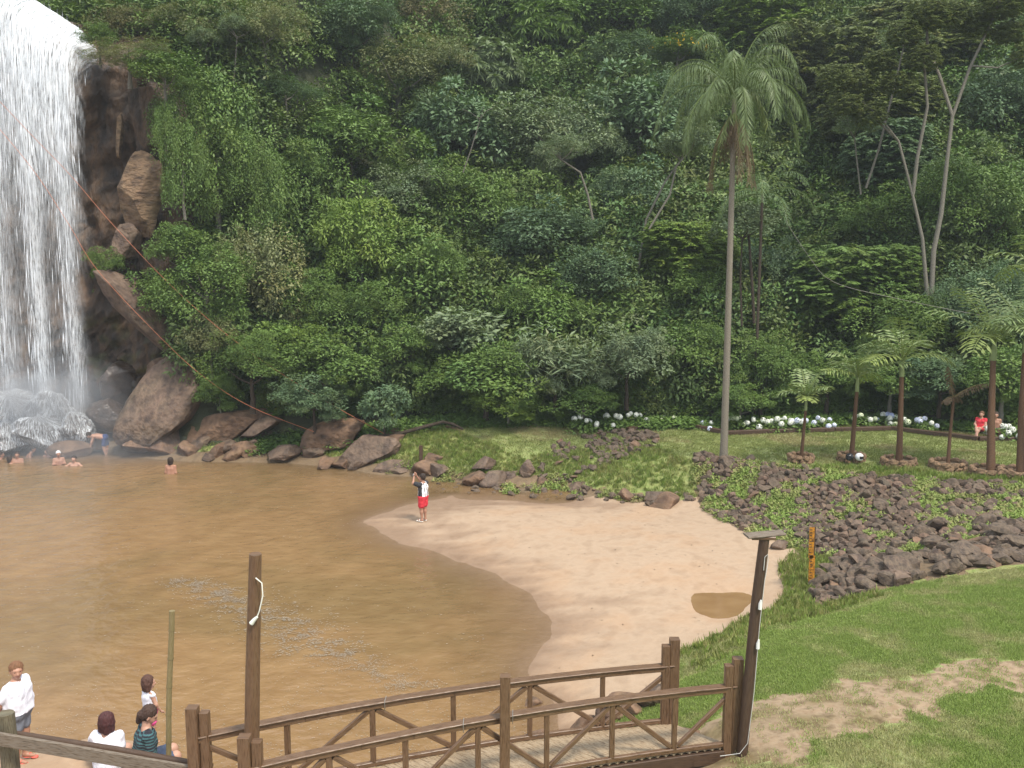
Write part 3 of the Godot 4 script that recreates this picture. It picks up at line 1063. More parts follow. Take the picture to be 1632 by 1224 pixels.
func tree(called: String, label: String, at: Vector3, rx: float, ry: float, kind: String, leafm: String, barkm := "bark_dark", sd := 0) -> Node3D:
	var foot := land(at.x, at.z) - 0.2
	foot = minf(foot, at.y - ry * 0.6)
	foot = maxf(foot, at.y - (7.0 if called.contains("tree") else ry * 0.95))
	var root := thing(called, label, "shrub" if called.contains("shrub") or called.contains("bush") else ("vine" if called.contains("vine") else "tree"), Vector3(at.x, foot, at.z), 0.0, "trees and shrubs on the wooded slope")
	tree_wood(root, at.y - foot - ry * 0.15, clampf(rx * 0.055, 0.05, 0.2), Vector3.ZERO, rx * 0.7, M[barkm], sd + 900, 4 if rx > 1.2 else 2)
	var opts: Array = crowns[kind]
	var o := put("crown", opts[sd % opts.size()], M[leafm], root)
	o.position = Vector3(0, at.y - foot, 0)
	o.rotation.y = sd * 1.37
	o.scale = Vector3(rx * 1.0, ry * 1.0, minf(rx, 3.0))
	for k in 3:
		var e := put("crown", opts[(sd + k + 1) % opts.size()], M[leafm], root)
		var a := sd * 1.9 + k * 2.2
		e.position = o.position + Vector3(cos(a) * rx * 0.75, ry * (0.35 - 0.45 * k), absf(sin(a)) * 0.6)
		e.rotation.y = sd * 2.1 + k
		e.scale = o.scale * (0.58 - 0.09 * k)
	return root


func forest() -> void:
	crowns["broad"] = [crown(1, 46, 0.30, 7600, 0.070, 0.032), crown(2, 34, 0.34, 6000, 0.10, 0.042), crown(3, 58, 0.26, 7600, 0.078, 0.030), crown(4, 40, 0.30, 4200, 0.125, 0.062)]
	crowns["fine"] = [crown(5, 60, 0.24, 7500, 0.055, 0.024, -0.2), crown(6, 70, 0.22, 7500, 0.05, 0.024, -0.25)]
	crowns["vine"] = [crown(7, 40, 0.30, 6000, 0.07, 0.042, -0.8, 0.35), crown(8, 44, 0.28, 6000, 0.075, 0.04, -0.85, 0.4), crown(9, 36, 0.32, 6000, 0.065, 0.04, -0.8, 0.5)]
	crowns["shrub"] = [crown(10, 40, 0.30, 4200, 0.10, 0.045, -0.15), crown(11, 34, 0.34, 4200, 0.11, 0.05, -0.2), crown(12, 44, 0.28, 4200, 0.095, 0.04, -0.2)]
	crowns["whorl"] = [whorled(13, 120), whorled(14, 130, 0.27, 0.06)]
	crowns["feather"] = [feathery(15, 420, 7), feathery(16, 460, 8), feathery(17, 400, 6)]
	crowns["large"] = [crown(18, 30, 0.34, 1300, 0.22, 0.10, -0.1), crown(19, 30, 0.34, 1300, 0.20, 0.10, -0.1)]
	crowns["blade"] = [crown(20, 26, 0.40, 900, 0.34, 0.07, -0.1, 0.1)]
	crowns["low"] = [crown(21, 26, 0.36, 1300, 0.15, 0.07, -0.1), crown(22, 30, 0.34, 1300, 0.14, 0.065, -0.1), crown(23, 22, 0.38, 1300, 0.16, 0.06, -0.1, 0.1)]
	# undergrowth that reads as one mass
	for q in 3:
		var xf := []
		var cs := []
		var k := 0
		while xf.size() < 1500 and k < 15000:
			k += 1
			var x := rng.randf_range(-36, 38)
			var b := lerp3(BASE, x)
			var d := b.y + 0.3 + pow(rng.randf(), 0.9) * 42.0
			if absf(x) > 0.58 * d + 2.0:
				continue
			var h := hill_h(x, d)
			if x < -15.5 and h < 16.0:
				continue
			var s := rng.randf_range(0.9, 1.9)
			if k % 3 != 2 and x > -14.0 and x < 12.0:
				d = b.y + rng.randf_range(0.6, 9.0)
				h = hill_h(x, d)
			if d < b.y + 1.3:
				s = rng.randf_range(0.6, 0.9)
			var bs := Basis.from_euler(Vector3(rng.randf_range(-0.2, 0.2), rng.randf() * TAU, rng.randf_range(-0.2, 0.2))).scaled(Vector3(s, s * rng.randf_range(0.8, 1.3), s))
			xf.append(Transform3D(bs, Vector3(x, h + s * 0.3 + noise.get_noise_2d(x * 1.3, d * 1.3) * 1.2 * smoothstep(0.0, 4.0, d - b.y), -d)))
			var t := rng.randf_range(0.75, 1.25)
			var base := Color(0.098, 0.165, 0.048).lerp(Color(0.145, 0.215, 0.065), rng.randf())
			cs.append(Color(base.r * t * rng.randf_range(0.9, 1.15), base.g * t, base.b * t * rng.randf_range(0.8, 1.2)))
		stuff(multi("undergrowth", crowns["low"][q], M["fill"], xf, cs), "dense mixed undergrowth covering the wooded slope", "undergrowth")
	var rows := [
		["olive_tree", "pale olive round-crowned tree with bare branches showing, high on slope left of centre", Vector3(-6.71, 19.27, -57.60), 3.43, 2.34, "fine", "leaf_olive", "bark"],
		["broadleaf_tree", "dark green bushy tree directly below the pale olive crown", Vector3(-8.42, 14.37, -50.60), 2.88, 2.10, "broad", "leaf_mid", "bark_dark"],
		["spreading_tree", "grey-green spreading tree with pale forked trunk, left of the tall palm crown", Vector3(2.63, 15.15, -54.70), 3.30, 2.64, "broad", "leaf_pale", "bark"],
		["spreading_tree", "grey-green tree touching the left side of the tall palm crown", Vector3(7.44, 16.58, -56.30), 3.03, 3.03, "broad", "leaf_blue", "bark"],
		["broadleaf_tree", "small blue-green round tree near the top edge, left of the palm crown", Vector3(7.23, 21.31, -62.90), 2.35, 1.54, "broad", "leaf_blue", "bark"],
		["whorled_tree", "tree with drooping rosettes of long leaves right of the pale olive crown", Vector3(-1.59, 19.94, -60.30), 2.53, 2.04, "whorl", "leaf_pale", "bark"],
		["whorled_tree", "glossy green umbrella tree with long leaflets at the top edge centre", Vector3(2.27, 23.57, -65.80), 2.79, 2.02, "whorl", "leaf_mid", "bark"],
		["whorled_tree", "bright rosette-leaved tree cut by the top edge, left of the umbrella tree", Vector3(-0.68, 25.05, -66.90), 2.52, 1.74, "whorl", "leaf_mid", "bark"],
		["feathery_tree", "feathery tree with rusty seed heads right of the palm crown", Vector3(19.28, 20.14, -58.40), 3.96, 2.77, "feather", "leaf_rust", "bark"],
		["feathery_tree", "feathery crown over the forked pale trunks at upper right", Vector3(24.59, 22.04, -59.70), 4.48, 2.44, "feather", "leaf_rust", "bark"],
		["feathery_tree", "rust-tinged feathery tree in front of the slender trunks at right", Vector3(20.16, 17.10, -53.90), 2.91, 1.74, "feather", "leaf_rust", "bark"],
		["feathery_tree", "bright green feathery tree at the top edge right of the palm crown", Vector3(16.74, 24.16, -65.70), 3.60, 2.02, "feather", "leaf_bright", "bark"],
		["feathery_tree", "bright yellow-green feathery sapling left of the palm trunk", Vector3(8.48, 9.36, -46.10), 2.09, 1.29, "feather", "leaf_bright", "bark"],
		["feathery_tree", "layered green feathery tree between palm trunk and forked trunk", Vector3(15.98, 7.80, -45.60), 2.89, 1.89, "feather", "leaf_mid", "bark"],
		["feathery_tree", "dark feathery tree under the slender pale trunks at right", Vector3(20.22, 14.47, -51.50), 2.42, 1.73, "feather", "leaf_blue", "bark"],
		["vine_column", "tall curtain of climbing vines on trunks right of the brown rock face", Vector3(-13.60, 13.71, -44.40), 2.14, 3.72, "vine", "leaf_mid", "bark"],
		["vine_column", "vine-covered tree below the blue-green flat crown", Vector3(-11.95, 11.33, -44.90), 1.65, 3.30, "vine", "leaf_mid", "bark"],
		["vine_column", "broad mound of vines above the brown shoreline slab", Vector3(-13.47, 7.62, -41.80), 2.09, 1.95, "vine", "leaf_mid", "bark"],
		["vine_column", "olive tangle of vines in the middle left of the slope", Vector3(-10.96, 7.86, -43.40), 1.97, 2.60, "vine", "leaf_olive", "bark"],
		["vine_column", "hanging vines spilling over the top of the brown rock face", Vector3(-16.41, 16.88, -47.50), 1.93, 1.93, "vine", "leaf_mid", "bark"],
		["broadleaf_tree", "light green tree left of centre below the dark bushy tree", Vector3(-5.69, 11.72, -49.40), 2.24, 1.72, "broad", "leaf_pale", "bark_dark"],
		["broadleaf_tree", "tall yellow-green tree standing in the middle of the slope", Vector3(-7.16, 9.00, -45.00), 2.10, 2.70, "broad", "leaf_bright", "bark"],
		["flat_topped_tree", "flat blue-green crown jutting out above the vine curtain", Vector3(-11.60, 17.01, -49.80), 1.75, 0.87, "fine", "leaf_blue", "bark"],
		["flowering_bush", "bush with yellow blossom left of the palm crown", Vector3(10.63, 21.67, -62.80), 2.05, 1.11, "shrub", "leaf_mid", "bark"],
		["scrub_bush", "brownish scrub above the right shoulder of the waterfall", Vector3(-19.30, 19.97, -50.20), 2.12, 1.44, "fine", "leaf_brown", "bark"],
		["scrub_bush", "olive scrub with bare stems near the top left", Vector3(-15.65, 19.62, -49.30), 2.08, 1.75, "fine", "leaf_olive", "bark"],
		["scrub_bush", "olive-green scrub at the top edge left of the blue-green crowns", Vector3(-12.51, 19.79, -49.40), 2.09, 1.85, "fine", "leaf_olive", "bark"],
		["scrub_bush", "green bushes hugging the edge of the waterfall lip", Vector3(-18.62, 18.46, -44.20), 0.8, 0.7, "shrub", "leaf_mid", "bark"],
		["broadleaf_tree", "dark tree at the right edge in the middle of the slope", Vector3(22.71, 10.93, -45.90), 2.60, 2.76, "broad", "leaf_mid", "bark_dark"],
		["broadleaf_tree", "dark tree behind the right pale trunk near the right edge", Vector3(27.05, 16.73, -53.70), 2.53, 2.71, "broad", "leaf_blue", "bark_dark"],
		["broadleaf_tree", "deep green tree low behind the forked pale trunks", Vector3(19.33, 10.58, -48.70), 2.44, 1.95, "broad", "leaf_mid", "bark_dark"],
		["broadleaf_tree", "dark green tree between olive crown and grey-green spreading tree", Vector3(-2.89, 15.53, -55.00), 2.58, 2.77, "broad", "leaf_blue", "bark_dark"],
		["broadleaf_tree", "dark green tree in the deep shade at centre", Vector3(-2.33, 11.11, -50.00), 2.67, 2.50, "broad", "leaf_mid", "bark_dark"],
		["broadleaf_tree", "dull green tree below the forked spreading tree", Vector3(1.08, 9.47, -48.30), 2.74, 1.87, "broad", "leaf_blue", "bark_dark"],
		["broadleaf_tree", "dark bushy tree low at centre right, above the light shrub", Vector3(4.26, 7.63, -46.20), 2.31, 1.69, "broad", "leaf_blue", "bark_dark"],
		["broadleaf_tree", "mid green tree at the heart of the lower slope", Vector3(1.59, 6.08, -44.20), 1.83, 1.71, "broad", "leaf_mid", "bark_dark"],
		["leafy_shrub", "light green rounded shrub right above the hydrangeas at lawn centre", Vector3(5.09, 4.21, -41.20), 1.66, 1.71, "shrub", "leaf_pale", "bark_dark"],
		["leafy_shrub", "big light green shrub at the foot of the slope behind the boy", Vector3(-1.12, 3.46, -40.50), 2.32, 1.69, "shrub", "leaf_mid", "bark_dark"],
		["leafy_shrub", "soft green shrub above the middle of the boulder shore", Vector3(-7.88, 3.81, -41.00), 2.07, 1.71, "shrub", "leaf_mid", "bark_dark"],
		["leafy_shrub", "olive shrub above the big brown slab", Vector3(-11.39, 4.11, -40.80), 2.05, 1.70, "fine", "leaf_mid", "bark_dark"],
		["leafy_shrub", "broad-leaved blue-green bush behind the shore boulders near the boy", Vector3(-5.42, 2.37, -39.30), 0.90, 0.96, "large", "leaf_blue", "bark_dark"],
		["leafy_shrub", "pale bush hanging over the boulders left of the blue-green bush", Vector3(-8.49, 2.61, -39.80), 1.40, 1.13, "shrub", "leaf_blue", "bark_dark"],
		["leafy_shrub", "green bush on the ledge beneath the brown rock face", Vector3(-18.61, 7.80, -45.60), 1.58, 1.46, "shrub", "leaf_mid", "bark_dark"],
		["leafy_shrub", "green bush between the ledge and the vine mound", Vector3(-15.95, 6.71, -43.30), 1.59, 1.59, "shrub", "leaf_mid", "bark_dark"],
		["leafy_shrub", "large-leaved elephant ear plants low on the slope at centre", Vector3(-2.43, 5.08, -42.20), 1.75, 1.27, "large", "leaf_pale", "bark_dark"],
		["leafy_shrub", "clump of long-leaved ginger plants above the left end of the hydrangeas", Vector3(1.90, 3.96, -40.90), 1.59, 1.51, "blade", "leaf_pale", "bark_dark"],
		["leafy_shrub", "green thicket just left of the palm trunk", Vector3(7.82, 4.47, -42.60), 1.57, 1.49, "shrub", "leaf_mid", "bark_dark"],
		["leafy_shrub", "dark thicket just right of the palm trunk", Vector3(11.23, 3.70, -41.90), 1.46, 1.63, "shrub", "leaf_mid", "bark_dark"],
		["broadleaf_tree", "dark tree right of the palm trunk at mid height", Vector3(13.16, 7.46, -46.80), 1.87, 2.03, "broad", "leaf_blue", "bark_dark"],
		["broadleaf_tree", "dark green tree behind the middle garden palm", Vector3(17.74, 5.62, -42.60), 1.94, 1.57, "broad", "leaf_mid", "bark_dark"],
		["broadleaf_tree", "dark tree hung with creepers behind the right garden palms", Vector3(20.86, 7.05, -42.20), 1.97, 1.83, "vine", "leaf_blue", "bark_dark"],
		["leafy_shrub", "low dark shrub behind the two small garden palms", Vector3(14.37, 3.35, -42.40), 1.77, 1.28, "shrub", "leaf_mid", "bark_dark"],
		["leafy_shrub", "low shrub behind the dead garden palm", Vector3(18.64, 3.46, -40.50), 1.64, 1.14, "shrub", "leaf_blue", "bark_dark"],
		["broadleaf_tree", "blue-green tree at the top edge left of the olive crown", Vector3(-9.26, 21.71, -56.60), 2.24, 1.74, "broad", "leaf_blue", "bark_dark"],
		["vine_column", "dry brownish vine tangle at the top edge above the olive crown", Vector3(-5.07, 23.73, -63.00), 2.07, 2.16, "vine", "leaf_brown", "bark"],
		["broadleaf_tree", "dark tree in the gap at the top edge right of the umbrella tree", Vector3(6.84, 24.96, -67.40), 2.86, 1.85, "broad", "leaf_mid", "bark_dark"],
		["broadleaf_tree", "shadowed tree at the top edge above the palm crown", Vector3(11.90, 25.33, -68.10), 2.80, 1.87, "broad", "leaf_blue", "bark_dark"],
		["broadleaf_tree", "dark green tree between vine curtain and dark bushy tree", Vector3(-10.21, 12.10, -47.90), 1.76, 2.56, "broad", "leaf_mid", "bark_dark"],
		["broadleaf_tree", "green tree in the middle left above the soft shore shrubs", Vector3(-9.06, 6.73, -43.10), 1.73, 1.58, "broad", "leaf_mid", "bark_dark"],
		["broadleaf_tree", "dull green tree right of the tall yellow-green tree", Vector3(-4.06, 7.81, -45.10), 1.86, 1.96, "broad", "leaf_mid", "bark_dark"],
		["leafy_shrub", "small bush between elephant ears and the soft shore shrub", Vector3(-4.79, 4.56, -41.80), 1.46, 1.35, "shrub", "leaf_mid", "bark_dark"],
		["broadleaf_tree", "shaded tree left of the yellow-green sapling", Vector3(6.51, 11.32, -51.20), 2.12, 2.22, "broad", "leaf_blue", "bark_dark"],
		["leafy_shrub", "green shrub below the yellow-green sapling", Vector3(8.81, 6.92, -45.10), 1.87, 1.50, "shrub", "leaf_mid", "bark_dark"],
		["scrub_bush", "yellow-green grass and scrub on the lip right of the waterfall", Vector3(-17.06, 17.51, -43.50), 1.7, 0.8, "fine", "leaf_olive", "bark"],
		["scrub_bush", "bush overhanging the top right of the brown rock face", Vector3(-15.33, 16.72, -43.00), 1.4, 1.0, "shrub", "leaf_mid", "bark"],
		["vine_column", "creepers draped down the right side of the brown rock face", Vector3(-14.58, 13.25, -42.60), 1.0, 2.4, "vine", "leaf_mid", "bark"],
		["vine_column", "strand of creepers hanging in front of the dark rock face", Vector3(-15.49, 14.95, -43.20), 0.35, 1.1, "vine", "leaf_mid", "bark"],
		["leafy_shrub", "fern-green bush at the bottom right of the brown rock face", Vector3(-14.65, 9.00, -42.20), 1.3, 1.3, "shrub", "leaf_mid", "bark"],
		["leafy_shrub", "mossy green shrub left of the ledge under the rock face", Vector3(-18.37, 8.43, -43.00), 0.7, 0.7, "shrub", "leaf_mid", "bark"],
		["leafy_shrub", "green bush above the huge slab boulder", Vector3(-13.39, 5.00, -41.60), 1.3, 1.4, "shrub", "leaf_olive", "bark"],
		["leafy_shrub", "small bush at the right shoulder of the huge slab boulder", Vector3(-13.01, 2.64, -41.40), 0.9, 0.9, "shrub", "leaf_mid", "bark"],
		["leafy_shrub", "light green bush low on the slope between two long-leaved clumps", Vector3(-0.16, 2.38, -40.40), 1.50, 0.93, "shrub", "leaf_bright", "bark"],
		["leafy_shrub", "dense shrub low behind the white hydrangeas left of centre", Vector3(3.15, 2.43, -40.90), 1.52, 0.99, "shrub", "leaf_mid", "bark"],
		["leafy_shrub", "dense dark shrub behind the right edge palms", Vector3(20.67, 3.78, -39.20), 1.63, 1.45, "shrub", "leaf_mid", "bark"],
		["leafy_shrub", "low green shrub behind the full-crowned palm", Vector3(16.96, 3.16, -41.70), 1.74, 1.18, "shrub", "leaf_mid", "bark"],
		["leafy_shrub", "low green shrub just right of the palm trunk foot", Vector3(10.03, 2.45, -40.80), 1.24, 0.94, "shrub", "leaf_mid", "bark"],
		["leafy_shrub", "green bush on the slope above the pinkish shore slab", Vector3(-10.16, 4.54, -42.00), 1.69, 1.46, "shrub", "leaf_bright", "bark"],
		["broadleaf_tree", "leafy tree filling the slope left of the elephant ears", Vector3(-6.27, 6.12, -43.60), 1.81, 1.69, "broad", "leaf_mid", "bark"],
	]
	for k in rows.size():
		var w: Array = rows[k]
		var o := tree(w[0], w[1], w[2], w[3], w[4], w[5], w[6], w[7], k)
		if w[0] == "flowering_bush":
			var g := Geo.new()
			for e in 60:
				var d := dirv()
				d.y = absf(d.y)
				for f in 5:
					g.leaf(d * Vector3(w[3], w[4], w[3]) + rv(0.06), dirv(), dirv(), 0.09, 0.07, Color(0.85, 0.55, 0.05))
			var b := put("blossom", g.mesh(), M["blossom"], o)
			b.position = w[2] - o.position
	bare_trunks()


func bare_trunks() -> void:
	var root := thing("forked_tree", "tall pale forked tree with two bare trunks behind the garden palms", "tree", Vector3(19.27, 4.43, -43.00))
	var lines := [
		[[Vector3(19.33, 4.00, -43.00), Vector3(19.12, 5.59, -43.00), Vector3(18.82, 7.58, -43.00), Vector3(18.53, 9.56, -43.00), Vector3(17.97, 11.79, -43.20), Vector3(17.37, 13.88, -43.40), Vector3(16.05, 15.14, -43.60)], 0.11, 0.04],
		[[Vector3(19.10, 6.73, -43.00), Vector3(19.07, 9.00, -43.00), Vector3(19.31, 10.67, -43.00), Vector3(19.43, 13.15, -43.00), Vector3(19.54, 14.92, -43.00), Vector3(20.15, 16.93, -43.00), Vector3(20.86, 18.66, -43.00), Vector3(21.39, 20.10, -43.00)], 0.115, 0.045],
		[[Vector3(19.54, 14.92, -43.00), Vector3(18.97, 16.72, -43.30), Vector3(18.50, 17.99, -43.60), Vector3(18.41, 19.91, -43.80)], 0.08, 0.05],
		[[Vector3(18.07, 11.52, -43.20), Vector3(18.09, 13.15, -43.00), Vector3(18.40, 15.33, -43.00), Vector3(18.02, 17.43, -42.80)], 0.09, 0.05],
		[[Vector3(20.28, 17.07, -43.00), Vector3(21.24, 16.93, -42.70), Vector3(22.41, 17.48, -42.40)], 0.045, 0.02],
		[[Vector3(17.37, 13.88, -43.40), Vector3(16.48, 14.81, -43.20), Vector3(15.44, 15.59, -43.00)], 0.05, 0.02]]
	for ln in lines:
		var g := Geo.new()
		var p := []
		var r := []
		for k in ln[0].size():
			p.append(ln[0][k] - root.position)
			r.append(lerpf(ln[1], ln[2], float(k) / (ln[0].size() - 1)))
		g.tube(p, r, 8, Color.WHITE, 0.05)
		put("trunk" if ln[1] > 0.1 else "limb", g.mesh(), M["bark"], root)
	for e in [[Vector3(15.97, 15.17, -43.40), 0.8], [Vector3(14.84, 15.46, -43.00), 0.7], [Vector3(17.06, 16.40, -43.00), 0.75], [Vector3(17.96, 17.43, -42.80), 0.8], [Vector3(18.18, 19.36, -43.20), 0.95], [Vector3(17.16, 18.52, -43.00), 0.8], [Vector3(21.12, 19.74, -42.60), 1.0], [Vector3(20.53, 18.83, -43.20), 0.7], [Vector3(22.41, 17.48, -42.40), 0.8], [Vector3(19.43, 19.46, -43.60), 0.85], [Vector3(16.34, 17.37, -43.20), 0.7], [Vector3(15.62, 16.47, -43.40), 0.75], [Vector3(21.83, 18.52, -43.00), 0.7], [Vector3(14.29, 16.70, -43.20), 0.8]]:
		var f := put("foliage", crowns["feather"][int(e[1] * 10.0) % 3], M["leaf_rust"], root)
		f.position = e[0] - root.position
		f.scale = Vector3(e[1], e[1] * 0.7, e[1])
		f.rotation.y = e[1] * 9.0
	var slim := [
		["slender straight trunk right of the tall palm trunk", [Vector3(10.51, 5.59, -43.00), Vector3(10.37, 7.87, -43.00), Vector3(10.40, 9.56, -43.00)], 0.07, "bark_dark"],
		["thicker dark trunk second to the right of the palm trunk", [Vector3(11.20, 5.69, -43.50), Vector3(11.01, 7.85, -43.50), Vector3(10.76, 10.13, -43.50)], 0.11, "bark_dark"],
		["pale leaning trunk under the grey-green spreading tree", [Vector3(6.07, 7.49, -46.00), Vector3(6.20, 8.69, -46.00), Vector3(6.47, 10.49, -46.00), Vector3(7.33, 12.27, -46.00), Vector3(8.06, 13.30, -46.00)], 0.09, "bark"],
		["pale slanting trunk left of the palm crown with one side limb", [Vector3(6.48, 10.02, -45.00), Vector3(7.42, 11.62, -45.00), Vector3(7.69, 12.92, -45.00), Vector3(8.31, 13.63, -45.00)], 0.07, "bark"],
		["pale forked stem below the grey-green spreading crown", [Vector3(3.81, 10.46, -45.00), Vector3(3.56, 11.62, -45.00), Vector3(3.20, 12.63, -45.00), Vector3(2.32, 13.20, -45.00)], 0.08, "bark"],
		["thin pale trunk behind the feathery trees, leaning right", [Vector3(16.97, 11.97, -46.00), Vector3(17.47, 13.74, -46.00), Vector3(18.06, 16.63, -46.00), Vector3(18.40, 18.48, -46.00)], 0.08, "bark"],
		["thin pale trunk in the upper left scrub", [Vector3(-15.01, 15.61, -48.00), Vector3(-14.98, 17.56, -48.00), Vector3(-15.02, 18.75, -48.00)], 0.06, "bark"],
		["bare grey trunk near the vine curtain at upper left", [Vector3(-14.02, 15.46, -48.00), Vector3(-13.74, 16.96, -48.00), Vector3(-13.46, 19.34, -48.00)], 0.06, "bark"],
		["bare trunk in shadow left of the forked tree", [Vector3(16.38, 11.62, -45.00), Vector3(16.13, 13.06, -45.00), Vector3(15.95, 14.20, -45.00)], 0.06, "bark"],
		["thin dead stem leaning in the dark gap at centre", [Vector3(-2.39, 12.79, -47.00), Vector3(-1.96, 13.99, -47.00), Vector3(-1.55, 15.32, -47.00)], 0.04, "bark"]]
	for s in slim:
		var o := thing("bare_tree", s[0], "tree", s[1][0], 0.0, "bare trunks among the forest")
		var g := Geo.new()
		var p := []
		var r := []
		for k in s[1].size():
			p.append(s[1][k] - o.position)
			r.append(0.75 * lerpf(s[2], s[2] * 0.6, float(k) / (s[1].size() - 1)))
		g.tube(p, r, 7, Color.WHITE, 0.06)
		put("trunk", g.mesh(), M[s[3]], o)
		if not s[0].contains("dead"):
			var cr := put("crown", crowns["broad"][int(s[2] * 100.0) % 4], M["leaf_pale"], o)
			cr.position = p[-1] + Vector3(0, 0.5, 0)
			cr.scale = Vector3(1.2, 0.8, 1.1)
			cr.rotation.y = s[2] * 90.0
		for e in 3:
			var b := Geo.new()
			var s0: Vector3 = p[-1]
			var tip := s0 + Vector3(rng.randf_range(-0.9, 0.9), rng.randf_range(0.3, 1.0), rng.randf_range(-0.3, 0.5))
			b.tube([s0, s0.lerp(tip, 0.5) + rv(0.1), tip], [s[2] * 0.5, s[2] * 0.35, 0.012], 5)
			put("limb", b.mesh(), M[s[3]], o)


# ------------------------------------------------------------------ boulders along the shore
func boulder(at: Vector3, r: Vector3, rot: Vector3, m: String, label: String, sd: int, cuts := 8, depth := 0.5, rough := 0.09) -> void:
	var o := single("boulder", rock(sd, 4, cuts + 3, rough * 0.8, false, depth, 0.62 if cuts > 4 else 0.9), M[m], label, "boulder", at, "boulders along the shore")
	o.scale = r
	o.rotation = rot


func shore_rocks() -> void:
	var slab := rock_shape(431, 5, 6, 0.05, false, 0.62, 0.6)
	for k in slab.v.size():
		var q := slab.v[k]
		slab.v[k] = Vector3(q.x * 1.75 + q.y * 0.85, q.y * 2.15, q.z * 1.5 - q.y * 0.7)
	slab.smooth()
	single("boulder", slab.mesh(), M["rock"], "huge smooth grey-brown slab boulder sloping at the pool corner", "boulder", Vector3(-15.72, 2.03, -42.00), "boulders along the shore")
	boulder(Vector3(-15.78, 0.69, -41.20), Vector3(1.6, 0.8, 1.0), Vector3(0.1, 0.4, -0.2), "rock_brown", "brown angular boulder in front of the huge slab boulder", 402)
	boulder(Vector3(-16.69, 6.19, -42.60), Vector3(3.0, 0.85, 1.0), Vector3(0.3, 0.1, -0.82), "rock", "long dark sloping slab beside the foot of the waterfall", 403, 6, 0.6, 0.06)
	boulder(Vector3(-16.22, 3.63, -43.60), Vector3(0.9, 0.5, 0.8), Vector3(0, 0.3, 0.35), "rock_brown", "orange-brown ledge block on top of the huge slab boulder", 404)
	boulder(Vector3(-18.18, 2.81, -44.20), Vector3(1.4, 1.1, 1.0), Vector3(0, 0.8, 0.2), "rock_wet", "dark wet rock wedged between fall and huge slab boulder", 405)
	boulder(Vector3(-18.82, 1.44, -43.40), Vector3(1.0, 0.9, 0.8), Vector3(0, 0.2, -0.2), "rock_wet", "black wet rock behind the bending bather", 406)
	boulder(Vector3(-19.58, 0.27, -40.90), Vector3(0.95, 0.42, 0.7), Vector3(0, 0.2, 0), "rock_brown", "low mossy brown boulder standing in the pool below the fall", 407, 4, 0.7, 0.05)
	boulder(Vector3(-20.17, 0.43, -42.20), Vector3(1.25, 0.5, 0.8), Vector3(0, 0.5, 0), "rock_wet", "smooth grey boulder veiled in spray behind the mossy boulder", 408, 4, 0.7, 0.05)
	boulder(Vector3(-18.59, 0.43, -41.60), Vector3(0.4, 0.38, 0.4), Vector3(0, 0.5, 0.2), "rock", "small grey rock beneath the hands of the bending bather", 409)
	boulder(Vector3(-12.69, 1.18, -41.60), Vector3(2.0, 0.9, 1.1), Vector3(0.5, 0.2, 0.15), "rock_brown", "pinkish tilted slab right of the huge slab boulder", 410, 7, 0.5)
	boulder(Vector3(-11.23, 1.21, -41.00), Vector3(1.4, 0.42, 0.6), Vector3(0.3, 0.2, 0.5), "rock", "long narrow grey slab leaning up to the right", 411, 7, 0.5)
	boulder(Vector3(-9.83, 0.36, -39.80), Vector3(1.15, 0.36, 0.6), Vector3(0.1, 0.2, 0.08), "rock", "flat grey rock at the waterline left of the big angled boulder", 412)
	boulder(Vector3(-7.76, 0.93, -40.40), Vector3(1.6, 0.8, 0.8), Vector3(0.4, 0.1, 0.3), "rock_brown", "pale pinkish slab below the bushes at the shore", 413, 7, 0.5)
	boulder(Vector3(-6.14, 0.56, -38.90), Vector3(1.75, 0.75, 1.0), Vector3(0.35, 0.3, 0.42), "rock", "big dark angled boulder on the shore left of the short post", 414, 7, 0.5)
	boulder(Vector3(-5.65, 0.93, -39.60), Vector3(1.2, 0.35, 0.7), Vector3(0.3, 0.2, 0.3), "rock_brown", "brown slab behind the big angled boulder", 415, 7, 0.5)
	boulder(Vector3(-4.78, 0.16, -37.70), Vector3(0.98, 0.34, 0.6), Vector3(0.1, 0.3, 0.1), "rock", "low dark wedge rock in the water beside the short post", 416, 7, 0.5)
	boulder(Vector3(-4.30, 0.58, -38.80), Vector3(0.45, 0.3, 0.4), Vector3(0.1, 0.3, 0.4), "rock_brown", "small brown stone just left of the short post", 417)
	boulder(Vector3(-7.79, 0.19, -38.60), Vector3(0.5, 0.3, 0.4), Vector3(0.1, 0.9, 0.1), "rock_brown", "brown block at the waterline under the big angled boulder", 418)
	boulder(Vector3(-0.27, 0.11, -36.20), Vector3(0.62, 0.40, 0.4), Vector3(0.1, 0.3, 0.45), "rock", "split grey rock at the far shore right of the boy", 419)
	boulder(Vector3(0.64, 0.39, -36.20), Vector3(0.42, 0.55, 0.4), Vector3(0.1, 0.3, 0), "rock", "mossy upright rock on the far shore right of the boy", 420)
	boulder(Vector3(2.48, 0.06, -34.90), Vector3(0.52, 0.28, 0.4), Vector3(0.0, 0.3, 0), "rock", "lone grey rock at the tip of the channel behind the sandbar", 421)
	boulder(Vector3(-1.77, -0.04, -36.50), Vector3(0.65, 0.16, 0.3), Vector3(0.0, 0.1, 0), "rock", "low flat rock at the far waterline right behind the boy", 422)
	boulder(Vector3(1.12, 0.06, -35.50), Vector3(0.3, 0.3, 0.3), Vector3(0.0, 0.1, 0.3), "rock_brown", "small brown stone between the mossy rock and the lone grey rock", 423)
	boulder(Vector3(4.71, -0.02, -33.20), Vector3(0.42, 0.26, 0.35), Vector3(0.0, 0.4, 0.1), "rock", "dark stone at the top edge of the sandbar", 424)
	boulder(Vector3(-2.20, 1.21, -40.00), Vector3(0.75, 0.22, 0.4), Vector3(0.0, 0.1, -0.4), "rock_brown", "brown ledge stone on the grassy bank above the boy", 425)
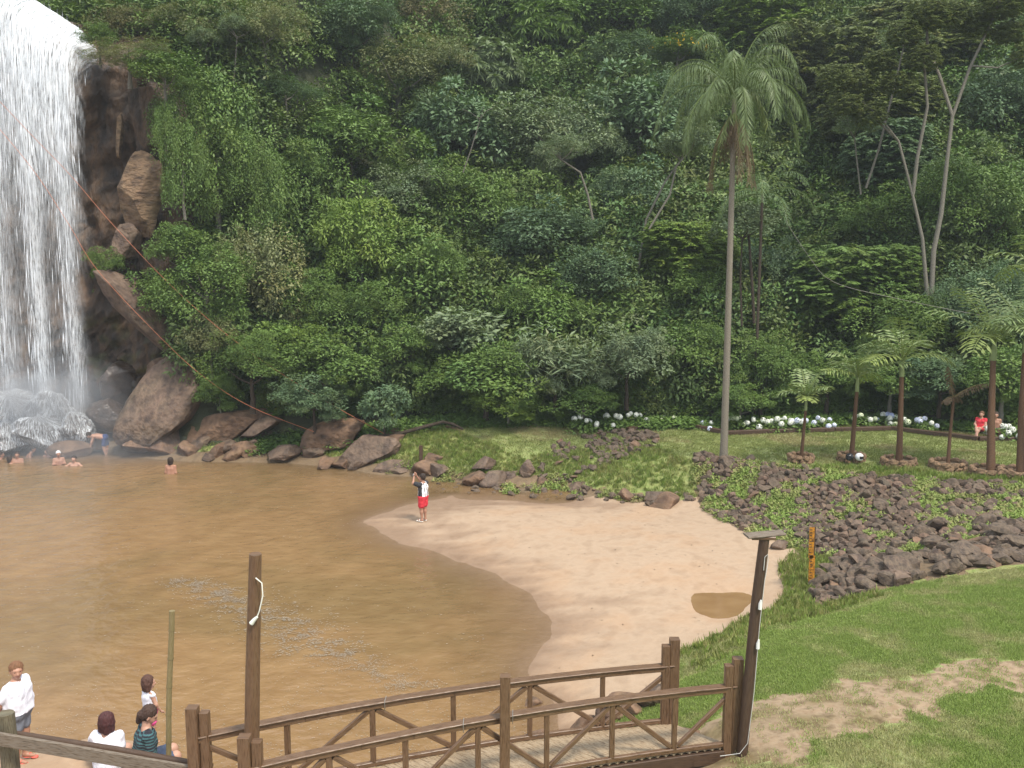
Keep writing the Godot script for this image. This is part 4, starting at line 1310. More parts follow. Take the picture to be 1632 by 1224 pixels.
	boulder(Vector3(-1.79, 0.14, -36.90), Vector3(0.35, 0.24, 0.3), Vector3(0.2, 0.1, -0.4), "rock_brown", "small reddish stone on the grassy bank above the boy", 426)
	var spots := [Vector3(-14.22, 0.22, -40.50), Vector3(-13.75, 0.42, -40.95), Vector3(-12.90, 0.26, -40.35), Vector3(-12.45, 0.36, -40.60), Vector3(-11.64, 0.27, -40.35), Vector3(-13.08, 0.06, -39.85), Vector3(-12.06, 0.10, -39.90), Vector3(-11.43, 0.43, -40.80), Vector3(-15.08, 1.81, -42.10), Vector3(-10.92, 0.66, -41.45), Vector3(-9.49, 0.66, -41.35), Vector3(-8.62, 0.25, -39.85), Vector3(-7.14, 0.03, -38.65), Vector3(-6.48, 0.05, -38.30), Vector3(-3.45, 0.18, -37.15), Vector3(-2.91, 0.17, -36.80), Vector3(-3.23, 0.48, -37.65), Vector3(-1.14, 0.57, -36.35), Vector3(-1.37, 0.10, -35.75), Vector3(-0.76, 0.04, -35.70), Vector3(4.14, 0.18, -32.85), Vector3(5.11, 0.22, -32.55), Vector3(5.32, 0.18, -32.05)]
	var where := ["under the pinkish slab", "beside the huge slab boulder", "under the pinkish slab", "at the waterline", "below the narrow slab", "in the water's edge", "in the water's edge", "by the narrow slab", "against the huge slab", "under the bushes", "under the bushes", "by the flat grey rock", "under the angled boulder", "under the angled boulder", "by the short post", "by the short post", "behind the short post", "on the grassy bank", "at the far waterline", "at the far waterline", "on the sandbar's top edge", "on the sandbar's top edge", "on the sandbar's top edge"]
	var size := ["small grey stone", "fist-sized brown stone", "angular grey stone", "blocky brown stone", "pale flat stone"]
	var vars := []
	for k in 5:
		vars.append(rock(450 + k, 3, 10, 0.07, false, 0.5, 0.5))
	for k in spots.size():
		var r := rng.randf_range(0.24, 0.5)
		var at: Vector3 = spots[k]
		var ord: String = ["", ", second of its kind", ", third of its kind", ", lowest one", ", rightmost one"][k / 5]
		var o := single("shore_stone", vars[k % 5], M["rock" if k % 2 else "rock_brown"], size[k % 5] + " " + where[k] + " along the far shore" + ord, "stone", at + Vector3(0, r * 0.25, 0), "small stones along the shore")
		o.scale = Vector3(r * 1.25, r * 0.8, r)
		o.rotation = rv(0.5)
	# stones by the near end of the footbridge
	var near := [[Vector3(0.61, 0.20, -15.97), 0.26, "reddish stone under the footbridge, nearest the water"], [Vector3(0.40, 0.10, -16.54), 0.2, "dark stone under the footbridge at the water's edge"], [Vector3(1.00, 0.30, -15.88), 0.2, "grey stone under the middle of the footbridge"], [Vector3(2.70, 0.60, -16.46), 0.3, "pinkish rock beside the right end of the footbridge"], [Vector3(2.00, 0.40, -16.68), 0.34, "big grey rock behind the right half of the footbridge"], [Vector3(2.90, 1.20, -14.35), 0.17, "pale stone on the path at the footbridge end"], [Vector3(-0.30, 0.00, -16.38), 0.3, "wet boulder below the footbridge left of the reddish stone"], [Vector3(1.34, 0.25, -16.61), 0.22, "mossy stone behind the crossed braces of the footbridge"], [Vector3(0.40, 0.00, -17.85), 0.18, "dark stone at the sand edge behind the footbridge"], [Vector3(7.84, 0.40, -26.65), 0.2, "pointed brown stone on the sand behind the right pole"], [Vector3(2.25, 0.45, -16.35), 0.2, "brown stone behind the right half of the footbridge"]]
	for k in near.size():
		var p: Vector3 = near[k][0]
		var r: float = near[k][1]
		var o := single("bank_stone", vars[k % 5], M["rock_brown" if k % 3 else "rock"], near[k][2], "stone", Vector3(p.x, gh(p.x, p.z) + r * 0.35, p.z), "stones near the footbridge")
		o.scale = Vector3(r * 1.3, r * 0.85, r)
		o.rotation = rv(0.4)


# ------------------------------------------------------------------ loose stone banks
func banks() -> void:
	var vars := []
	for k in 10:
		vars.append(rock(500 + k, 2, 11, 0.05, true, 0.4, 0.5))
	for q in 3:
		var poly: PackedVector2Array = [RIPRAP_A, RIPRAP_B, RIPRAP_C][q]
		var lo := poly[0]
		var hi := poly[0]
		for p in poly:
			lo = lo.min(p)
			hi = hi.max(p)
		hi.x = minf(hi.x, 19.0)
		var root := thing("stone_bank", ["small bank of loose brown stones at the left end of the lawn", "broad bank of dark loose stones between the two lawns", "line of dark stones along the far waterline behind the sandbar"][q], "stone bank", Vector3((lo.x + hi.x) / 2, 0.5, (lo.y + hi.y) / 2))
		var list := []
		var step := 0.24 if q == 0 else (0.215 if q == 1 else 0.34)
		var z := hi.y
		while z > lo.y:
			var x := lo.x
			while x < hi.x:
				var p := Vector2(x, z) + Vector2(rng.randf_range(-0.5, 0.5), rng.randf_range(-0.5, 0.5)) * step
				x += step
				if not Geometry2D.is_point_in_polygon(p, poly):
					continue
				var bare := noise.get_noise_2d(p.x * 4.0 + 200.0, p.y * 4.0)
				if (q == 2 and rng.randf() < 0.35) or q != 2 and bare + 0.10 * smoothstep(-25.0, -31.0, p.y) > 0.16 + 0.2 * rng.randf():
					continue
				var nearb := smoothstep(-27.0, -19.0, p.y)
				var r := rng.randf_range(0.08, 0.185) * (1.0 + 0.85 * nearb * smoothstep(7.0, 9.5, p.x))
				if rng.randf() < 0.08:
					r *= 1.5
				list.append([p, r])
			z -= step
		list.sort_custom(func(a, b): return a[1] / -a[0].y > b[1] / -b[0].y)
		var rest := []
		var tones := []
		for k in list.size():
			var p: Vector2 = list[k][0]
			var r: float = list[k][1]
			var b := Basis.from_euler(Vector3(rng.randf_range(-0.6, 0.6), rng.randf() * TAU, rng.randf_range(-0.6, 0.6))).scaled_local(Vector3(r * rng.randf_range(1.0, 1.5), r * rng.randf_range(0.6, 0.9), r))
			var t := Transform3D(b, Vector3(p.x, gh(p.x, p.y) + r * rng.randf_range(0.25, 0.6), p.y) - root.position)
			if k < 290:
				var o := put("stone", vars[k % 10], M["stone"] if k % 5 else (M["rock"] if k % 2 else M["rock_brown"]), root)
				o.transform = t
			else:
				rest.append(t)
				var e := rng.randf_range(0.7, 1.35)
				tones.append(Color(e * rng.randf_range(0.95, 1.15), e, e))
		if rest.size():
			var mm := multi("stone_rubble", vars[2], M["stone"], rest, tones, root)
			mm.set_meta("kind", "stuff")


# ------------------------------------------------------------------ grass
func tuft(sd: int, blades: int, ht: float, wd: float, spread: float, lean: float) -> ArrayMesh:
	var r := RandomNumberGenerator.new()
	r.seed = sd
	var g := Geo.new()
	for k in blades:
		var a := r.randf() * TAU
		var o := Vector3(cos(a), 0, sin(a)) * spread * sqrt(r.randf())
		var l := Vector3(r.randf_range(-1, 1), 0, r.randf_range(-1, 1)) * lean
		var d := (Vector3.UP + l).normalized()
		var t := r.randf_range(0.75, 1.25)
		g.leaf(o, d, Vector3(cos(a), 0.3, sin(a)).normalized(), ht * r.randf_range(0.6, 1.2), wd, Color(t, t, t * 0.9), 0.2)
	return g.mesh()


func grass() -> void:
	var lawn := tuft(61, 14, 0.065, 0.010, 0.085, 0.8)
	var rough := tuft(62, 12, 0.30, 0.02, 0.12, 0.5)
	var weed := crown(63, 8, 0.45, 90, 0.42, 0.20, 0.1)
	var sets := {1: [[], []], 3: [[], []], 4: [[], []], 5: [[], []]}
	# mown lawn near the camera
	for k in 75000:
		var x := rng.randf_range(1.8, 13.0)
		var z := -rng.randf_range(11.8, 21.2)
		if x > -z * 0.60 + 0.6:
			continue
		var p := Vector2(x, z)
		if not inside(p, FRONT, 0.25) and (zone_of(x, z) != 5 or z < -22.0):
			continue
		if inside(p, PATH_WAY, 0.7) and rng.randf() > 0.04 + 0.2 * smoothstep(0.05, 0.3, noise.get_noise_2d(x * 9.0, z * 9.0 + 70.0)):
			continue
		var dry := smoothstep(-0.12, 0.30, noise.get_noise_2d(x * 2.2 + 40.0, z * 2.2) * 0.8 + noise.get_noise_2d(x * 9.0, z * 9.0 + 70.0) * 0.5)
		if rng.randf() < dry * 0.55:
			continue
		var s := rng.randf_range(0.7, 1.3)
		sets[1][0].append(Transform3D(Basis.from_euler(Vector3(0, rng.randf() * TAU, 0)).scaled(Vector3(s, s * rng.randf_range(0.7, 1.2), s)), Vector3(x, gh(x, z), z)))
		var c := Color(0.260, 0.350, 0.095).lerp(Color(0.40, 0.38, 0.20), clampf(dry * 0.85 + rng.randfn() * 0.15, 0, 1))
		sets[1][1].append(c * rng.randf_range(0.85, 1.2))
	for k in 52000:
		var x := rng.randf_range(-5.0, 22.0)
		var z := -rng.randf_range(24.0, 43.0)
		if x > -z * 0.60 + 0.6 or -z > lerp3(BASE, x).y + 0.4:
			continue
		var zo := zone_of(x, z)
		if zo == 3:
			if k % 2:
				continue
			var s := rng.randf_range(1.0, 1.7)
			sets[3][0].append(Transform3D(Basis.from_euler(Vector3(0, rng.randf() * TAU, 0)).scaled(Vector3(s * 1.6, s, s * 1.6)), Vector3(x, gh(x, z), z)))
			var dry := smoothstep(0.0, 0.4, noise.get_noise_2d(x * 2.2 + 40.0, z * 2.2) * 0.9)
			sets[3][1].append(Color(0.235, 0.275, 0.090).lerp(Color(0.33, 0.29, 0.15), clampf(dry + rng.randfn() * 0.15, 0, 1)) * rng.randf_range(0.85, 1.15))
		elif zo == 5 or zo == 4:
			var n1 := noise.get_noise_2d(x * 4.0 + 200.0, z * 4.0)
			if zo == 4 and (n1 + 0.22 * smoothstep(-24.0, -30.0, z) < 0.10 + 0.2 * rng.randf() or rng.randf() < 0.4):
				continue
			if zo == 5 and rng.randf() < 0.3:
				continue
			var s := rng.randf_range(0.35, 0.9) * (0.26 if zo == 4 else 1.0)
			sets[zo][0].append(Transform3D(Basis.from_euler(Vector3(0, rng.randf() * TAU, 0)).scaled(Vector3(s, s, s)), Vector3(x, gh(x, z), z)))
			sets[zo][1].append(Color(0.205, 0.290, 0.065).lerp(Color(0.31, 0.29, 0.12), clampf(0.3 + rng.randfn() * 0.3 + noise.get_noise_2d(x * 5.0, z * 5.0) * 0.6, 0, 1)) * rng.randf_range(0.8, 1.2))
	# grassy bank left of the lawn, and the long grass between sand and near lawn
	for k in 16000:
		var p := Vector2(rng.randf_range(-15.5, 3.0), -rng.randf_range(35.5, 44.0))
		if k % 3 == 0:
			p = Vector2(rng.randf_range(3.6, 8.5), -rng.randf_range(17.0, 26.0))
		var h := gh(p.x, p.y)
		if k % 3 == 0:
			if h < 0.36 or h > 1.15 or (p.y > -19.2 and rng.randf() < 0.7) or inside(p, FRONT, 0.1) or (inside(p, RIPRAP_B, 0.3) and rng.randf() > 0.05):
				continue
		elif h < 0.25 or -p.y > lerp3(BASE, p.x).y + 1.0 or inside(p, REAR, 0.3):
			continue
		var s := rng.randf_range(0.4, 1.1) * (0.8 if k % 3 == 0 else 0.75)
		sets[5][0].append(Transform3D(Basis.from_euler(Vector3(0, rng.randf() * TAU, 0)).scaled(Vector3(s, s, s)), Vector3(p.x, h, p.y)))
		sets[5][1].append(Color(0.225, 0.310, 0.07).lerp(Color(0.34, 0.31, 0.14), clampf(0.3 + rng.randfn() * 0.3, 0, 1)) * rng.randf_range(0.8, 1.2))
	stuff(multi("lawn_grass", lawn, M["grass"], sets[1][0], sets[1][1]), "short mown grass on the near lawn", "grass")
	stuff(multi("lawn_grass", lawn, M["grass"], sets[3][0], sets[3][1]), "mown grass on the far lawn under the palms", "grass")
	stuff(multi("bank_grass", rough, M["grass"], sets[5][0], sets[5][1]), "rough grass on the banks of the pond", "grass")
	stuff(multi("bank_weeds", weed, M["grass"], sets[4][0], sets[4][1]), "weeds growing between the loose stones", "weeds")
	# leafy ground cover at the back of the lawn and on the bank at left
	var cov := [[], []]
	for k in 3600:
		var x := rng.randf_range(-11.5, 22.0)
		var b := lerp3(BASE, x)
		var d := b.y + rng.randf_range(-1.1, 1.6)
		var s := rng.randf_range(0.22, 0.5)
		cov[0].append(Transform3D(Basis.from_euler(Vector3(0, rng.randf() * TAU, 0)).scaled(Vector3(s, s * 0.8, s)), Vector3(x, land(x, -d) + 0.02, -d)))
		cov[1].append(Color(0.155, 0.255, 0.055).lerp(Color(0.11, 0.185, 0.05), rng.randf()))
	stuff(multi("ground_cover", weed, M["grass"], cov[0], cov[1]), "leafy ground cover where lawn meets the forest", "ground cover")


# ------------------------------------------------------------------ palms
func frond(base: Vector3, dir: Vector3, ln: float, sag: float, leaf: float, wd: float, pairs: int, col: Color, hang: float, sd: int) -> ArrayMesh:
	var r := RandomNumberGenerator.new()
	r.seed = sd
	var g := Geo.new()
	var p := base
	var d := dir.normalized()
	var steps := pairs
	for k in steps:
		var f := float(k) / steps
		var q := p + d * ln / steps
		var side := d.cross(Vector3.UP)
		side = side.normalized() if side.length() > 0.05 else Vector3.RIGHT
		var w := 0.028 * (1.0 - f) + 0.006
		g.quad(p - side * w, p + side * w, q + side * w * 0.9, q - side * w * 0.9, Color(1.2, 1.2, 0.8))
		var up := side.cross(d).normalized()
		g.quad(p - up * w, p + up * w, q + up * w, q - up * w, Color(1.2, 1.2, 0.8))
		if f > 0.12:
			var l := leaf * pow(sin((f - 0.05) / 0.98 * PI), 0.5) * r.randf_range(0.85, 1.1)
			for s in [-1.0, 1.0]:
				var ld: Vector3 = (side * s + d * 0.55 + up * 0.25 + Vector3.DOWN * hang * r.randf_range(0.6, 1.2) + Vector3(r.randfn(), r.randfn(), r.randfn()) * 0.08).normalized()
				var t := r.randf_range(0.8, 1.2)
				var mid := p + ld * l * 0.5
				g.leaf(p, ld, up, l * 0.62, wd, col * t, 0.0)
				var ld2 := (ld + Vector3.DOWN * (0.25 + hang * 0.5)).normalized()
				g.leaf(mid, ld2, up, l * 0.5, wd * 0.8, col * t, 0.1)
		p = q
		d = (d + Vector3.DOWN * sag / steps * (0.4 + 1.2 * f)).normalized()
	return g.mesh()


func palm_trunk(root: Node3D, pts: Array, r0: float, r1: float, m: String, rings := true) -> void:
	var g := Geo.new()
	var p := []
	var r := []
	var steps := 46
	for k in steps + 1:
		var f := float(k) / steps
		var s := f * (pts.size() - 1)
		var i0 := mini(int(s), pts.size() - 2)
		p.append(pts[i0].lerp(pts[i0 + 1], s - i0))
		r.append(lerpf(r0, r1, pow(f, 0.7)) * (1.0 + (0.05 if k % 2 and rings else 0.0) + (0.35 * exp(-f * 30.0))))
	g.tube(p, r, 12, Color.WHITE, 0.02)
	put("trunk", g.mesh(), M[m], root)


func palms() -> void:
	# the tall feather palm at the front edge of the far lawn
	var base := Vector3(7.90, 1.15, -34.41)
	var root := thing("tall_palm", "very tall feather palm with drooping crown on the far lawn's edge", "palm", base)
	var top := Vector3(7.78, 13.89, -34.00) - base
	palm_trunk(root, [Vector3(0, -0.2, 0), Vector3(top.x * 0.2, top.y * 0.3, top.z * 0.3), Vector3(top.x * 0.62, top.y * 0.7, top.z * 0.7), top + Vector3(0, 0.5, 0)], 0.15, 0.085, "palm_trunk_grey", false)
	for k in 23:
		var a: float = k * 2.39996
		var el := lerpf(1.4, 0.05, pow(k / 33.0, 0.85))
		var dir := Vector3(cos(a) * cos(el), sin(el), sin(a) * cos(el))
		put("frond", frond(top + Vector3(0, 0.35, 0), dir, 3.6 + 0.5 * sin(k * 3.0), lerpf(3.0, 4.2, k / 33.0) + 0.7 * sin(k * 7.0), 0.85, 0.026, 58, Color(1, 1, 1).lerp(Color(1.7, 1.45, 0.8), clampf((k - 20) / 14.0, 0, 1)), 1.5, 700 + k), M["frond"], root)
	for k in 14:
		var a: float = k * 2.39996 + 0.5
		var dir := Vector3(cos(a) * 0.30, -0.35, sin(a) * 0.30)
		put("dead_frond", frond(top + Vector3(0, -0.1, 0), dir, 2.0 + 0.9 * sin(k * 5.0), 3.4, 0.55, 0.022, 40, Color(1, 0.95, 0.9) * (0.7 + 0.3 * (k % 3) / 2.0), 1.6, 740 + k), M["frond_dead"], root)
	for k in 2:
		var g := Geo.new()
		var o := top + Vector3(0.15, 0.25, 0.2)
		for e in 120:
			var a := rng.randf() * TAU
			var f := rng.randf()
			var p := o + Vector3(0.15 + 0.75 * f, 0.15 + 0.35 * sin(f * PI) - 0.9 * f * f, 0.25 * f) if k == 0 else o + Vector3(-0.15 - 0.55 * f, -0.35 - 0.9 * f * f, 0.35 * f)
			g.leaf(p, (Vector3.DOWN + rv(0.35)).normalized(), Vector3(cos(a), 0, sin(a)), rng.randf_range(0.25, 0.5), 0.02, Color(1.0, 0.95, 0.6) * rng.randf_range(1.2, 1.9))
		put("flower_stalk", g.mesh(), M["frond_light"], root)
	# a smaller feather palm whose crown shows behind the tall one
	var p2 := Vector3(10.97, 11.45, -42.00)
	var small := thing("feather_palm", "smaller dark feather palm half hidden behind the tall palm", "palm", Vector3(p2.x, land(p2.x, p2.z), p2.z))
	palm_trunk(small, [Vector3.ZERO, Vector3(0, p2.y - small.position.y, 0)], 0.075, 0.06, "bark_dark", false)
	for k in 13:
		var a: float = k * 2.39996
		var el := lerpf(1.2, 0.1, k / 12.0)
		put("frond", frond(Vector3(0, p2.y - small.position.y, 0), Vector3(cos(a) * cos(el), sin(el), sin(a) * cos(el)), 2.9, 2.6, 0.5, 0.03, 34, Color(0.75, 0.85, 0.85), 0.8, 780 + k), M["frond"], small)
	# garden palms in a row, each in a ring of stones
	var spec := [
		[Vector3(10.61, 1.28, -33.84), Vector3(10.60, 3.35, -33.50), 7, 1.05, 0.085, "short garden palm, first of the row from the left", 0.24],
		[Vector3(12.46, 1.30, -33.85), Vector3(12.45, 4.02, -33.60), 8, 1.45, 0.115, "garden palm with two helmets at its foot", 0.24],
		[Vector3(13.87, 1.33, -33.01), Vector3(13.78, 4.65, -33.00), 9, 1.65, 0.14, "garden palm with the fullest green crown, third of the row", 0.27],
		[Vector3(15.30, 1.38, -32.31), Vector3(15.47, 3.43, -32.60), 0, 1.5, 0.085, "dying garden palm with brown collapsed fronds", 0.24],
		[Vector3(16.22, 1.42, -31.13), Vector3(16.46, 5.34, -32.00), 9, 1.9, 0.175, "stout garden palm left of the last one at the right edge", 0.3],
		[Vector3(16.96, 1.45, -30.65), Vector3(17.37, 5.63, -31.70), 9, 1.9, 0.16, "stout garden palm at the right picture edge", 0.3],
		[Vector3(17.65, 1.50, -29.53), Vector3(17.55, 7.57, -31.00), 9, 2.1, 0.17, "tall garden palm beyond the right edge whose frond reaches into view", 0.3]]
	for q in spec.size():
		var s: Array = spec[q]
		var b: Vector3 = s[0]
		b.y = gh(b.x, b.z)
		var o := thing("garden_palm", s[5], "palm", b, 0.0, "garden palms in a row on the far lawn")
		var tp: Vector3 = s[1] - b
		palm_trunk(o, [Vector3(0, -0.1, 0), Vector3(tp.x * 0.4, tp.y * 0.5, tp.z * 0.5), tp], s[4] * 0.9, s[4] * 0.52, "palm_trunk")
		var sh := Geo.new()
		var shl: float = 0.2 + s[3] * 0.22
		sh.tube([tp - Vector3(0, 0.05, 0), tp + Vector3(0, shl * 0.5, 0), tp + Vector3(0.02, shl, 0)], [s[4] * 0.66, s[4] * 0.6, s[4] * 0.25], 8)
		var cs := put("crown_shaft", sh.mesh(), M["frond_light"] if s[2] else M["palm_trunk"], o)
		var tipo := tp + Vector3(0, shl * 0.9, 0)
		if s[2] == 0:
			for e in [[Vector3(-0.25, 1, 0.1), 1.2, 0.4], [Vector3(0.9, 0.75, 0.1), 1.3, 0.9], [Vector3(-0.7, 0.2, 0.3), 0.5, 1.5], [Vector3(0.5, 0.2, -0.4), 0.6, 1.8]]:
				put("dead_frond", frond(tipo, e[0], e[1], e[2], 0.28, 0.045, 22, Color(0.75, 0.68, 0.66), 1.3, 800 + q), M["frond_dead"], o)
			continue
		for k in s[2]:
			var a: float = k * 2.39996 + q * 1.1
			var el := lerpf(1.25, 0.4, k / float(s[2] - 1))
			var old: bool = k >= s[2] - 2
			put("frond", frond(tipo, Vector3(cos(a) * cos(el), sin(el), sin(a) * cos(el)), s[3] * (1.15 + 0.18 * sin(k * 4.0)), 1.25 + 0.6 * sin(k * 2.0), 0.74 if s[3] > 1.2 else 0.52, 0.075, 17, Color(1.5, 1.25, 0.7) if old else Color(0.95, 1.05, 0.95), 0.3, 820 + q * 20 + k), M["frond_light"], o)
		put("spear_leaf", frond(tipo, Vector3(0.05, 1, 0), s[3] * 0.6, 0.1, 0.16, 0.05, 16, Color(1.2, 1.3, 0.7), -0.6, 880 + q), M["frond_light"], o)
	var st := []
	for k in 5:
		st.append(rock(560 + k, 1, 6, 0.10, true, 0.5))
	for q in 6:
		var b: Vector3 = spec[q][0]
		var rr: float = [0.42, 0.44, 0.55, 0.55, 0.6, 0.62][q]
		var y := gh(b.x, b.z)
		var o := thing("stone_ring", "ring of mortared stones around " + ["the short first palm", "the palm with the helmets", "the full-crowned third palm", "the dying palm", "the stout palm near the right edge", "the palm at the right edge"][q], "planter", Vector3(b.x, y, b.z), 0.0, "stone rings around the garden palms")
		for lay in 2:
			for k in 11:
				var a := TAU * (k + 0.5 * lay) / 11.0 + q
				var e := put("stone", st[(k + lay + q) % 5], M["mortar_stone"], o)
				e.position = Vector3(cos(a) * rr, 0.06 + lay * 0.14, sin(a) * rr)
				e.rotation = Vector3(rng.randf_range(-0.2, 0.2), -a + PI / 2, rng.randf_range(-0.2, 0.2))
				e.scale = Vector3(rr * 0.33, 0.1, 0.11)
		var g := Geo.new()
		for k in 17:
			var a := TAU * k / 16.0
			g.v.append(Vector3(cos(a) * rr, 0.14, sin(a) * rr))
			g.c.append(Color.WHITE)
		g.v.append(Vector3(0, 0.17, 0))
		g.c.append(Color.WHITE)
		for k in 16:
			g.i.append_array([17, k + 1, k])
		put("earth", g.mesh(), M["soil"], o)


# ------------------------------------------------------------------ hydrangeas and kerb
func flower_beds() -> void:
	var fol := crown(90, 16, 0.45, 420, 0.30, 0.19, 0.0)
	var heads := []
	for k in 3:
		var g := Geo.new()
		for e in 110:
			var d := dirv()
			var s := d.cross(Vector3(0.3, 0.9, 0.2)).normalized()
			g.leaf(d * 0.085 - s * 0.02, s, d, 0.045, 0.045, Color(1, 1, 1) * rng.randf_range(0.85, 1.05), 0.05)
		heads.append(g.mesh())
	var tones := [Color(0.72, 0.74, 0.66), Color(0.62, 0.66, 0.80), Color(0.60, 0.66, 0.44), Color(0.52, 0.58, 0.82)]
	var ms := []
	for k in 4:
		ms.append(mat("petal%d" % k, tones[k].linear_to_srgb(), 0.7))
	var spots := [[Vector3(3.10, 1.25, -40.10), 0.62, 8, 0, "white hydrangea bush standing alone at the left end of the lawn"], [Vector3(4.38, 1.28, -40.65), 0.55, 7, 0, "white hydrangea bush second from the left"], [Vector3(5.48, 1.31, -41.25), 0.5, 5, 0, "small white hydrangea third from the left"], [Vector3(7.00, 1.32, -41.50), 0.35, 3, 2, "greenish hydrangea at the rear corner of the lawn"], [Vector3(8.53, 1.26, -40.30), 0.35, 3, 1, "small bluish hydrangea just left of the palm trunk"], [Vector3(9.77, 1.28, -40.50), 0.5, 8, 2, "cream hydrangea just right of the palm trunk"], [Vector3(10.63, 1.29, -40.00), 0.5, 7, 0, "white hydrangea over the timber bench right of the palm trunk"], [Vector3(11.63, 1.30, -39.80), 0.55, 9, 0, "large white hydrangea behind the short first palm"], [Vector3(12.33, 1.31, -39.60), 0.5, 6, 1, "bluish white hydrangea right behind the short first palm"], [Vector3(13.41, 1.31, -40.05), 0.5, 8, 1, "bluish hydrangea left of the palm with helmets"], [Vector3(15.54, 1.33, -40.80), 0.5, 6, 2, "greenish hydrangea right of the palm with helmets"], [Vector3(16.58, 1.34, -41.05), 0.45, 5, 3, "blue hydrangea left of the full-crowned palm"], [Vector3(16.90, 1.34, -40.75), 0.4, 6, 2, "cream hydrangea behind the full-crowned palm"], [Vector3(17.18, 1.35, -39.85), 0.5, 6, 2, "green-white hydrangea right of the full-crowned palm"], [Vector3(17.62, 1.35, -39.55), 0.5, 6, 1, "pale blue hydrangea left of the dying palm"], [Vector3(19.60, 1.43, -37.30), 0.55, 8, 0, "white hydrangea right of the seated woman in red"], [Vector3(20.26, 1.44, -37.20), 0.55, 8, 0, "white hydrangea at the right picture edge"]]
	for s in spots:
		var at: Vector3 = s[0]
		var o := thing("hydrangea", s[4], "flower bush", at, rng.randf() * TAU, "hydrangeas along the back of the lawn")
		var f := put("foliage", fol, M["leaf_mid"], o)
		f.scale = Vector3(s[1], s[1] * 0.8, s[1])
		f.position.y = s[1] * 0.15
		for k in s[2]:
			var a: float = k * 2.39996
			var el := rng.randf_range(0.15, 1.2)
			var h := put("flower_head", heads[k % 3], ms[s[3] if k % 4 else 0], o)
			h.position = Vector3(cos(a) * cos(el), sin(el) * 0.85 + 0.25, sin(a) * cos(el)) * s[1] * 1.02
			h.scale = Vector3.ONE * rng.randf_range(1.1, 1.6)
	# low timber kerb at the back of the lawn
	var line: Array = [Vector3(5.02, 1.32, -40.27), Vector3(6.93, 1.35, -41.61), Vector3(8.05, 1.30, -40.37), Vector3(9.19, 1.27, -39.39), Vector3(11.18, 1.28, -39.34), Vector3(13.78, 1.30, -39.51), Vector3(16.24, 1.33, -39.64), Vector3(17.70, 1.36, -38.13), Vector3(18.65, 1.40, -36.91), Vector3(20.60, 1.42, -36.81)]
	var words := ["leftmost", "at the rear corner", "left of the palm trunk", "behind the palm trunk", "right of the palm trunk", "behind the second palm", "behind the third palm", "behind the dying palm", "at the right edge"]
	for k in line.size() - 1:
		var a: Vector3 = line[k]
		var b: Vector3 = line[k + 1]
		a.y = gh(a.x, a.z) + 0.12
		b.y = gh(b.x, b.z) + 0.12
		var o := thing("timber_kerb", "low dark timber kerb log, " + words[k] + " along the flower bed", "kerb", a, 0.0, "timber kerb along the flower bed")
		var g := Geo.new()
		g.beam(Vector3.ZERO, (b - a) * 0.985, 0.22, 0.16)
		put("log", g.mesh(), M["wood_dark"], o)
		for e in [0.12, 0.85]:
			var h := Geo.new()
			h.beam((b - a) * e + Vector3(0, -0.25, 0.13), (b - a) * e + Vector3(0, 0.02, 0.13), 0.08, 0.05, Vector3(0, 0, 1))
			put("stake", h.mesh(), M["wood_dark"], o)


